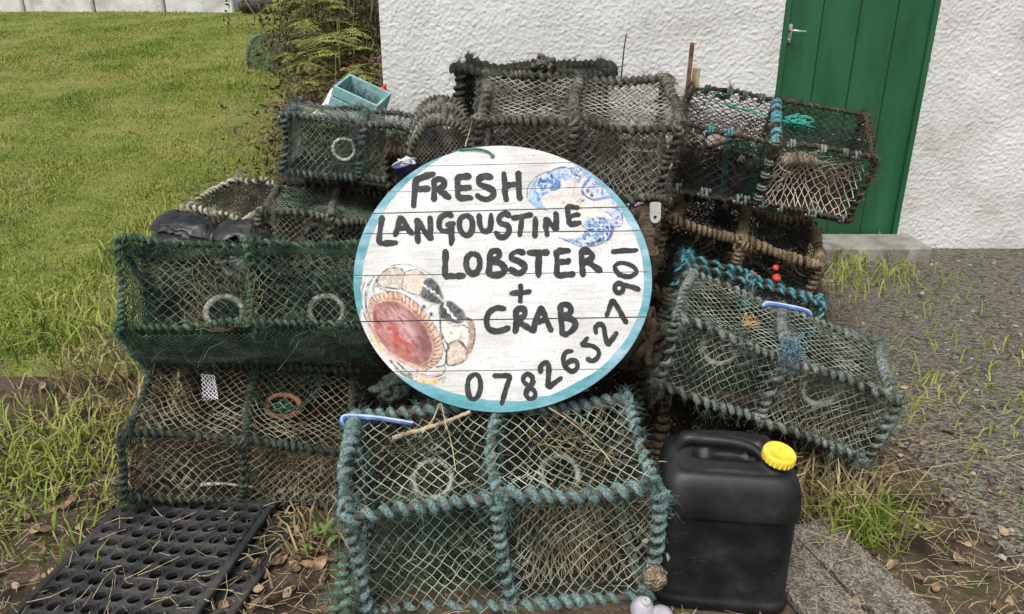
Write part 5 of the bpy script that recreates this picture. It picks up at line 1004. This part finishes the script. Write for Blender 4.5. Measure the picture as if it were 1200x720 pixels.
# weed and straw caught inside the front creel: uncountable
def straw(parent, box, n, L, r, m, seed, name='straw_tangle'):
    rg = np.random.default_rng(seed); (a, b) = np.asarray(box, float); mb = MB()
    for k in range(n):
        p = rg.uniform(a, b); d = rg.normal(0, 1, 3); d[2] *= .5; d /= np.linalg.norm(d); l = L*rg.uniform(.4, 1.2); P = spline(np.array([p-d*l/2, p+rg.normal(0, .02, 3), p+d*l/2, p+d*l*.8+rg.normal(0, .03, 3)]), 9); P = np.clip(P, a-.02, b+.02); mb.segs(P[:-1], P[1:], r*rg.uniform(.6, 1.2))
    o = mb.build(name, M[m], parent, False); o['kind'] = 'stuff'; return o
w, d, h = POSE['A'][2]
straw(cA, ((.1, -.05, h-.07), (w/2-.02, d/2-.04, h-.005)), 45, .15, .0010, 'straw_old', 1); straw(cA, ((.02, -d/2+.02, .03), (w/2-.02, 0, .10)), 24, .1, .0010, 'net_brown', 2); straw(cA, ((-w/2+.02, -d/2+.02, .02), (-.02, 0, .08)), 60, .09, .0010, 'net_moss', 3); straw(cA, ((-w/2+.08, -.1, h-.1), (-.05, .1, h-.03)), 25, .09, .0010, 'net_moss', 33)
straw(cJ, ((-.25, -.1, .03), (.25, .1, .1)), 90, .1, .0011, 'net_brown', 4); straw(cE, ((-.3, -.15, .03), (.3, .12, .18)), 130, .08, .0014, 'net_umber', 5); straw(cC, ((-.3, -.1, .03), (.3, .14, .12)), 160, .1, .0022, 'rope_brown', 6); straw(cC, ((-.3, -.02, .05), (-.02, .14, .2)), 70, .14, .004, 'net_sand', 61); straw(cG, ((-.25, -.1, .03), (.25, .12, .1)), 90, .08, .0012, 'net_olive', 7); straw(cH, ((-.22, -.1, .03), (.22, .12, .16)), 130, .08, .0012, 'net_shaded', 8); straw(cI, ((-.3, -.14, .05), (.3, .1, .2)), 170, .09, .0011, 'net_dkgreen', 9); straw(cB, ((-.28, -.15, .03), (.28, .15, .1)), 120, .09, .0011, 'net_umber', 10); straw(cD, ((-.28, -.15, .05), (.28, .15, .28)), 120, .09, .003, 'rope_brown', 11)
# barnacled sponge on the front creel's corner and pale floats on the ground
M['sponge'] = mat('sponge', [(.14, .1, .06), (.3, .24, .16), (.42, .36, .27)], 60, .95, 1., 160, dist=.01, bumptype='voronoi')
u = np.linspace(0, PI, 20)[:, None]; th = np.linspace(0, 2*PI, 28, endpoint=False)[None]; D = np.stack([np.sin(u)*np.cos(th), np.sin(u)*np.sin(th), np.cos(u)+0*th], -1)
mb = MB(); mb.grid(D*(.03*(1+.3*fbm(D*4, 3)+.1*fbm(D*12, 4)))[..., None], wrap=True); tag(mb.build('sea_sponge', M['sponge'], None, True, at(767, 676, 1.49)), 'rough beige sponge growth on the lower right corner of the teal-roped creel', 'sponge')
M['pale_float'] = mat('pale_float', [(.3, .29, .33), (.44, .43, .46), (.52, .51, .53)], 14, .5, .2, 70)
def buoy(label, pos, r, rot):
    mb = MB(); t_ = np.linspace(0, PI, 18); mb.lathe([(r*math.sin(t)*(1-.08*math.cos(t)), -r*1.25*math.cos(t)) for t in t_], 24); b = empty('buoy', pos, rot); mb.build('body', M['pale_float'], b); mb = MB(); mb.lathe([(r*.45, r*1.12), (r*.42, r*1.4), (r*.3, r*1.5), (r*.2, r*1.5), (r*.18, r*1.2)], 16); mb.build('neck', M['pale_float'], b); tag(b, label, 'buoy', 'pale lilac-grey buoys')
buoy('pale grey buoy standing against the front creel\'s right foot', at(752, 714, 1.475), .028, (.3, .2, 0)); buoy('pale grey buoy half hidden in front of the jerrycan', at(775, 722, 1.46), .026, (1.2, .5, .3))
# little dead shells on the front creel
def shell(label, pos, r, rot):
    mb = MB(); u = np.linspace(0.05, 1, 10)[:, None]; th = np.linspace(-1.2, 1.2, 25)[None]; rr = r*u*(1+.04*np.cos(th*22)); mb.grid(np.stack([rr*np.sin(th), rr*np.cos(th), r*.35*(1-u**2)*np.cos(th*.9)], -1)); mb.grid(np.stack([rr*np.sin(th), rr*np.cos(th), r*.35*(1-u**2)*np.cos(th*.9)-.0012], -1)); tag(mb.build('shell', M['ring_white'], None, True, pos, rot), label, 'shell', 'white shells on the front creel')
shell('white shell stuck to the right end of the front creel, above the sponge', at(757, 637, 1.46), .012, (1.2, .3, .5)); shell('white shell beside the black jerrycan, by the sponge', at(784, 654, 1.47), .012, (1.0, -.4, 1.5))

# ------------------------------------------------------------------ ground litter
def leaf_geo(mb, L, W, curl, seed, pos, rot):
    u = np.linspace(0, 1, 9)[:, None]; v = np.linspace(-1, 1, 7)[None]; rg = np.random.default_rng(seed); w_ = W/2*np.sin(PI*u**.85)**.8
    P = np.stack([(u-.5)*L+0*v, v*w_, curl*((u-.5)**2*4-.5)*L*.3+.35*curl*np.abs(v)*w_+.06*L*np.sin(v*3+u*4+seed)], -1).reshape(-1, 3); P = P@np.asarray(rot).T+pos; mb.grid(P.reshape(9, 7, 3))
M['leaf_brown'] = mat('leaf_brown', [(.1, .06, .035), (.24, .15, .09), (.4, .28, .18), (.16, .11, .07)], 9, .75, .3, 90, island=.5)
M['leaf_green'] = mat('leaf_green', [(.05, .08, .02), (.1, .15, .04), (.16, .2, .06)], 12, .6, .3, 60, island=.3)
def inpot(x, y): return ((x > -.43) & (x < .36) & (y > 1.47) & (y < 1.95)) | ((x > -1.16) & (x < -.48) & (y > 1.86) & (y < 2.35)) | ((x > .4) & (x < .75) & (y > 1.48) & (y < 1.78))
mb = MB(); rg = np.random.default_rng(12)
for k in range(1100):
    x, y = (rg.uniform(-1.5, -.3), rg.uniform(1.1, 2.3)) if k < 520 else (rg.uniform(-.3, 1.6), rg.uniform(1.2, 2.6)) if k < 900 else (rg.uniform(-2.6, -1), rg.uniform(1, 3.2))
    if inpot(x, y): continue
    s_ = rg.uniform(.018, .045); leaf_geo(mb, s_, s_*rg.uniform(.4, .8), rg.uniform(-.3, 1.1), k, (x, y, float(gz(x, y))+rg.uniform(.006, .03)), rotm(rg.normal(0, 28), rg.normal(0, 28), rg.uniform(0, 360)))
tag(mb.build('leaf_litter', M['leaf_brown']), 'scattered brown leaf litter over the bare earth', 'leaf litter', kind='stuff')
mb = MB(); n = 5200; x = rg.uniform(-1.6, 1.7, n); y = rg.uniform(1.05, 2.7, n); p = np.stack([x, y, rg.uniform(.004, .035, n)+np.where((x < -.68) & (y < 1.95) & (rg.random(n) < .35), .045, 0)], -1); p = p[~inpot(x, y)]; n = len(p); a = rg.uniform(0, 2*PI, n); l = rg.uniform(.02, .10, n)[:, None]; dv = np.stack([np.cos(a), np.sin(a), rg.normal(0, .18, n)], -1); q = p+dv*l*.5+rg.normal(0, .006, (n, 3)); mb.segs(p, q, .0008); mb.segs(q, q+dv*l*.5+rg.normal(0, .012, (n, 3)), .0007)
tag(mb.build('dry_straw', M['straw'], None, False), 'dry straw and dead stems strewn over the earth', 'straw', kind='stuff')
for k, (px, py, Y, s_, c_, lab) in enumerate(((345, 622, 1.80, .05, 1.1, 'pale curled beech leaf on the mat, nearest the tan-netted creel'), (374, 664, 1.66, .055, 1.2, 'large curled brown leaf beside the stem of the ivy'), (262, 713, 1.50, .05, .7, 'tan leaf at the bottom edge on the lower mat'), (355, 634, 1.76, .045, -.4, 'flat brown leaf above the ivy sprig'), (296, 664, 1.62, .05, .9, 'brown leaf lying in a hole of the ring mat'), (326, 612, 1.83, .055, 1., 'rolled brown leaf on the edge strip of the mat'))):
    mb = MB(); P = at(px, py, Y); P[2] = max(P[2], .03); leaf_geo(mb, s_, s_*.62, c_, k, (0, 0, 0), rotm(35, -20+15*k, 50*k)); tag(mb.build('fallen_leaf', M['leaf_brown'], None, True, P), lab, 'leaf', 'fallen leaves by the mat')
ivy = empty('ivy_sprig', at(372, 636, 1.72)); tag(ivy, 'small green ivy sprig growing between the mat and the front creel', 'ivy'); mb = MB()
mb.sweep(spline([(0, 0, -.03), (.01, 0, .0), (.02, .01, .02)], 8), .0016, 6); mb.build('stem', M['leaf_brown'], ivy)
for k, (dx, dy, dz, s_, rz) in enumerate(((.02, .02, .03, .055, 60), (-.02, -.02, .012, .05, 200), (.035, .0, .015, .045, 320), (-.005, .03, .02, .04, 120))):
    mb = MB(); th = np.linspace(0, 2*PI, 40, endpoint=False); rr = s_/2*(.72+.28*np.cos(5*th))*(1.05+.3*np.cos(th)); r_ = np.linspace(0, 1, 6)[:, None]; Q = np.stack([r_*rr*np.cos(th), r_*rr*np.sin(th), -.25*s_*r_**2*np.abs(np.sin(th))+0*th], -1)@rotm(18, -25, rz).T; mb.grid(Q+[dx, dy, dz], wrap=True); mb.build('leaf', M['leaf_green'], ivy)
# weathered slab with two holes, right of the jerrycan
M['slab'] = mat('weathered_slab', [(.06, .05, .038), (.15, .125, .1), (.25, .22, .18), (.09, .075, .06)], 26, .95, .9, 110, dist=.008, detail=10, speck=.7, sscale=150, mid=(.3, .7))
b = MB(); b.box((0, 0, 0), (.15, .55, .03), bev=.004); ps = at(935, 690, 1.55); sl_ = b.build('slab', M['slab'], None, False, (.775, 1.56, .016), (0, rad(2), rad(14))); tag(sl_, 'weathered speckled board lying on the ground right of the jerrycan', 'board')
for (x, y) in ((.01, .05), (.02, .0)):
    mb = MB(); mb.lathe([(.0, -.004), (.010, -.003), (.013, .0)], 16, (x, y, .0162)); mb.build('bolt_hole', M['core_dark'], sl_)
b = MB(); b.box((0, 0, 0), (.14, .55, .03), bev=.004); tag(b.build('slab', M['slab'], None, False, (.94, 1.58, .014), (0, rad(-2), rad(18))), 'second weathered board beyond a dark gap, further right of the jerrycan', 'board')
# weeds and grass clumps round the right side
def clump(label, x, y, n, h, seed, mt, spread=.1): tag(blades(n, lambda r, k: r.normal(x, spread, k), lambda r, k: r.normal(y, spread, k), h*.5, h, .006, seed, lean=.6).build('grass_clump', mt, None, False), label, 'grass', kind='stuff')
m_dry = mat('dry_grass', [(.12, .1, .04), (.24, .19, .09), (.38, .31, .17)], 6, .8, 0, island=.6)
clump('dry grass tuft behind the jerrycan on the right', 1.0, 1.95, 260, .2, 1, m_dry, .09); clump('green grass tuft right of the jerrycan', 1.02, 1.83, 200, .14, 2, m_grass, .05); clump('grass tufts in front of the cottage wall', 1.7, 4.2, 700, .16, 3, m_grass, .35); clump('dry grass at the foot of the tan-netted creel', -.6, 1.82, 160, .09, 4, m_dry, .1); clump('weeds left of the tan-netted creel', -1.55, 2.1, 900, .16, 5, m_grass, .22); clump('dry grass left of the long green creel', -1.5, 2.7, 500, .16, 6, m_dry, .25)
clump('short weeds growing through the yard gravel', 1.9, 2.6, 500, .09, 7, m_grass, .4)
M['rope_mossmint'] = rope('rope_mossmint', (.07, .12, .08), (.17, .27, .19), (.3, .4, .31)); mb = MB(); coil(mb, at(386, 722, 1.45), at(409, 652, 1.53), .012, .0085, .024, 77, bow=.012, frays=500, irr=.6, sides=12); coil(mb, at(398, 722, 1.45), at(413, 668, 1.52), .009, .0075, .024, 78, bow=.012, frays=400, irr=.6, sides=12)
tag(mb.build('frayed_rope', [M['rope_mossmint'], M['core_rust']]), 'mossy mint-green frayed rope at the lower left foot of the teal-roped creel', 'rope')

# ------------------------------------------------------------------ bracken and scrub between lawn and cottage
M['fern'] = mat('fern', [(.10, .07, .035), (.08, .105, .022), (.15, .18, .035), (.25, .265, .07)], 5, .65, .2, 60, island=.35, spec=.2)
M['fern_stem'] = mat('fern_stem', [(.14, .15, .04), (.26, .25, .08)], 8, .7); M['dead_stem'] = mat('dead_stem', [(.07, .045, .03), (.16, .105, .07), (.27, .19, .13)], 5, .85, .2, 60, island=.5)
M['dead_frond'] = mat('dead_frond', [(.05, .03, .02), (.14, .08, .055), (.25, .155, .115)], 4, .9, .2, 60, island=.5); M['scrub'] = mat('scrub', [(.016, .026, .008), (.05, .065, .018), (.11, .12, .035)], 4, .8, .2, 60, island=.5)
def frond(mb, st, p0, dirn, L, droop, npair, plen, seed, up=(0, 0, 1)):
    rg = np.random.default_rng(seed); d = np.asarray(dirn, float); d /= np.linalg.norm(d); P = spline([p0, p0+d*L*.35+[0, 0, .03*L], p0+d*L*.7+[0, 0, -droop*L*.25], p0+d*L-[0, 0, droop*L*.6]], 24)
    st.sweep(P, np.linspace(.0028, .0008, 24), 5); t = np.gradient(P, axis=0); t /= np.linalg.norm(t, axis=1, keepdims=True)
    for k in range(npair):
        f = .16+.82*k/npair; i = int(f*23); pl = plen*math.sin(PI*min(1, .18+f*.9))**.8*(1.15-f*.75)
        for sg in (-1, 1):
            side = np.cross(t[i], up)*sg; side /= np.linalg.norm(side)+1e-9; dv = side*.9+t[i]*.42+np.array([0, 0, rg.normal(-.12, .12)]); dv /= np.linalg.norm(dv); nl = 7
            q0 = P[i]; wv = np.cross(dv, np.cross(side, t[i])); wv /= np.linalg.norm(wv)+1e-9
            V = []; F = []
            for m in range(nl):
                c = q0+dv*pl*(m+.5)/nl+[0, 0, -.12*pl*((m+.5)/nl)**2]; hw = pl*.24*(1-m/nl*.8); hl = pl/nl*.6
                for s2 in (-1, 1):
                    b0 = len(V); tip = c+wv*hw*s2+dv*hl*.9; V += [c-dv*hl, c+dv*hl, tip]; F.append([b0, b0+1, b0+2])
            V += [q0-wv*.0012, q0+wv*.0012, q0+dv*pl]; b0 = len(V)-3; F.append([b0, b0+1, b0+2]); mb.add(V, F)
def fern(label, px, py, Y, h, nf, seed, spread=1., mt='fern', group='bracken plants by the lawn'):
    rg = np.random.default_rng(seed); b = at(px, py, Y); b[2] = float(gz(b[0], b[1])); root = empty('bracken', b); tag(root, label, 'fern', group); fb, sb = MB(), MB()
    lean = rg.normal(0, .07, 2); S_ = spline([(0, 0, 0), (lean[0]*.3, lean[1]*.3, h*.45), (lean[0], lean[1], h)], 20); sb.sweep(S_, np.linspace(.005, .002, 20), 6)
    for k in range(nf):
        f = .42+.56*k/nf; p = S_[int(f*19)]; a = rg.uniform(0, 2*PI)+k*2.4; frond(fb, sb, p, (math.cos(a)*spread, math.sin(a)*spread, .35*rg.uniform(.2, 1.3)), h*rg.uniform(.4, .62)*(1.1-.35*f), rg.uniform(.25, .8), 11, h*.135, seed*50+k)
    sb.build('stem', M['fern_stem' if mt == 'fern' else 'dead_stem'], root); fb.build('frond', M[mt], root, False)
for k, (px, py, Y, h, nf, lab) in enumerate(((378, 118, 5.3, 1.02, 9, 'tall pale bracken nearest the lawn, its stem in front of the dark scrub'), (352, 110, 5.9, 1.0, 8, 'spreading bracken at the left end, by the old mossy creel'), (402, 112, 5.0, 1.0, 9, 'bracken right behind the turquoise crate'), (392, 100, 6.1, 1.2, 9, 'tall bracken behind, halfway along the scrub'),
   (396, 105, 5.8, 1.25, 9, 'bracken plant rising above the left end of the turquoise crate'), (366, 95, 7.0, .95, 6, 'bracken far back beside the dark post'), (340, 90, 7.6, .75, 5, 'bracken farthest left, behind the mossy creel'), (364, 115, 4.75, .92, 8, 'slim bracken closest to the camera, left of the turquoise crate'), (388, 108, 5.4, 1.2, 9, 'bracken in the thick of the clump, midway between lawn and wall'), (383, 112, 4.9, 1.12, 7, 'tall thin bracken rising straight above the turquoise crate'), (398, 104, 5.2, 1.3, 10, 'leafy bracken overlapping the post and the dead fronds'), (350, 116, 5.0, .8, 8, 'low bracken at the lawn edge, nearest the white plastic scrap'), (376, 100, 6.4, 1.3, 10, 'bushy bracken right in front of the dark post'), (405, 100, 6.2, 1.4, 9, 'tall bracken at the edge of the red-brown dead mound'), (410, 80, 7.4, 1.45, 7, 'tallest bracken at the back, above the dead brown fronds'))):
    fern(lab, px, py, Y, h, nf, 100+k)
def scrub(name, label, cx, cy, sx, sy, h, nst, nlf, seed, ms, ml, lf=.045):
    rg = np.random.default_rng(seed); b = np.array([cx, cy, float(gz(cx, cy))]); root = empty(name, b); tag(root, label, 'bush'); sb, lb_ = MB(), MB()
    ends = []
    for k in range(nst):
        p = np.array([rg.uniform(-sx, sx), rg.uniform(-sy, sy), -.05]); tp = p+np.array([rg.normal(0, .22), rg.normal(0, .22), h*rg.uniform(.5, 1.05)]); m = (p+tp)/2+rg.normal(0, .07, 3); dr_ = tp+np.array([rg.normal(0, .2), rg.normal(0, .15), -h*rg.uniform(0, .3)]); P = spline([p, m, tp, dr_], 16); sb.segs(P[:-1], P[1:], np.linspace(.006, .0015, 15), sides=4); ends.append(P)
    E_ = np.concatenate(ends); i = rg.integers(0, len(E_), nlf); c = E_[i]+rg.normal(0, .06, (nlf, 3)); a = rg.normal(0, 1, (nlf, 3)); a /= np.linalg.norm(a, axis=1, keepdims=True); q = np.cross(a, rg.normal(0, 1, (nlf, 3))); q /= np.linalg.norm(q, axis=1, keepdims=True); L = lf*rg.uniform(.4, 1.3, (nlf, 1))
    k = c[:, 2] > 0; c, a, q, L = c[k], a[k], q[k], L[k]; V = np.stack([c-a*L*.5, c+q*L*.16, c+a*L*.5, c-q*L*.16], 1).reshape(-1, 3); lb_.add(V, (np.arange(len(c))*4)[:, None]+np.arange(4)[None])
    sb.build('stems', M[ms], root, False); lb_.build('foliage', M[ml], root, False)
scrub('dead_bracken', 'mound of dead red-brown bracken against the corner of the white wall', -.98, 5.6, .22, .4, 1.02, 520, 12000, 1, 'dead_stem', 'dead_frond', .06)
scrub('scrub_bush', 'dark green scrub in the gap beside the cottage wall', -.98, 5.15, .2, .14, .66, 150, 5200, 2, 'dead_stem', 'scrub', .05)
scrub('scrub_bush', 'olive scrub rising behind the dead bracken at the top of the picture', -1.45, 7.6, .5, .5, 1.3, 340, 22000, 3, 'dead_stem', 'scrub', .06)
scrub('dead_bracken', 'dead brown fronds under the tall bracken beside the lawn', -1.36, 6.2, .24, .4, .7, 220, 5200, 4, 'dead_stem', 'dead_frond', .06)
scrub('scrub_bush', 'low green weeds around the foot of the bracken by the lawn', -1.45, 5.1, .2, .25, .36, 160, 8000, 5, 'fern_stem', 'fern', .04)
# dark post, white wall, tub at the top of the lawn
M['post'] = mat('post_wood', [(.02, .016, .017), (.045, .036, .036), (.075, .062, .06)], 9, .9, .6, 40, stretch=(1, 1, .2))
pp = at(386, 24, 11.5); zz = float(gz(pp[0], 11.5)); mb = MB(); mb.sweep([(0, 0, -.2), (.01, 0, .8), (0, .01, 1.7), (.01, 0, 2.3)], [.15, .14, .135, .13], 14, lobes=5, lob=.04, tw=.4); po = mb.build('post', M['post'], None, True, (pp[0], 11.5, zz)); tag(po, 'stout dark wooden post standing in the bracken at the top of the lawn', 'post')
M['whitewash'] = mat('whitewash', [(.42, .41, .4), (.58, .57, .56), (.68, .67, .66)], 3, .9, .5, 30, dist=.02)
b = MB(); zw = float(gz(-6.6, 15.2))
for k in range(4): b.box((-5.05-1.28*(k+.5)+k*0+.0, 15.2, zw+.3), (1.24, .4, .85+.06*(k % 2)), bev=.03)
tag(b.build('garden_wall', M['whitewash'], None, False), 'low whitewashed block wall at the far top of the lawn', 'wall')
pt = at(300, 2, 15.0); mb = MB(); ph = np.linspace(0, 2*PI, 20, endpoint=False); mb.lathe([(.22+.1*math.cos(t), .1+.1*math.sin(t)) for t in np.linspace(-PI, PI, 17)], 32); tag(mb.build('tyre', M['rubber'], None, True, (pt[0], 15.0, float(gz(pt[0], 15.0))+.02)), 'black tyre lying on the grass below the whitewashed wall', 'tyre')
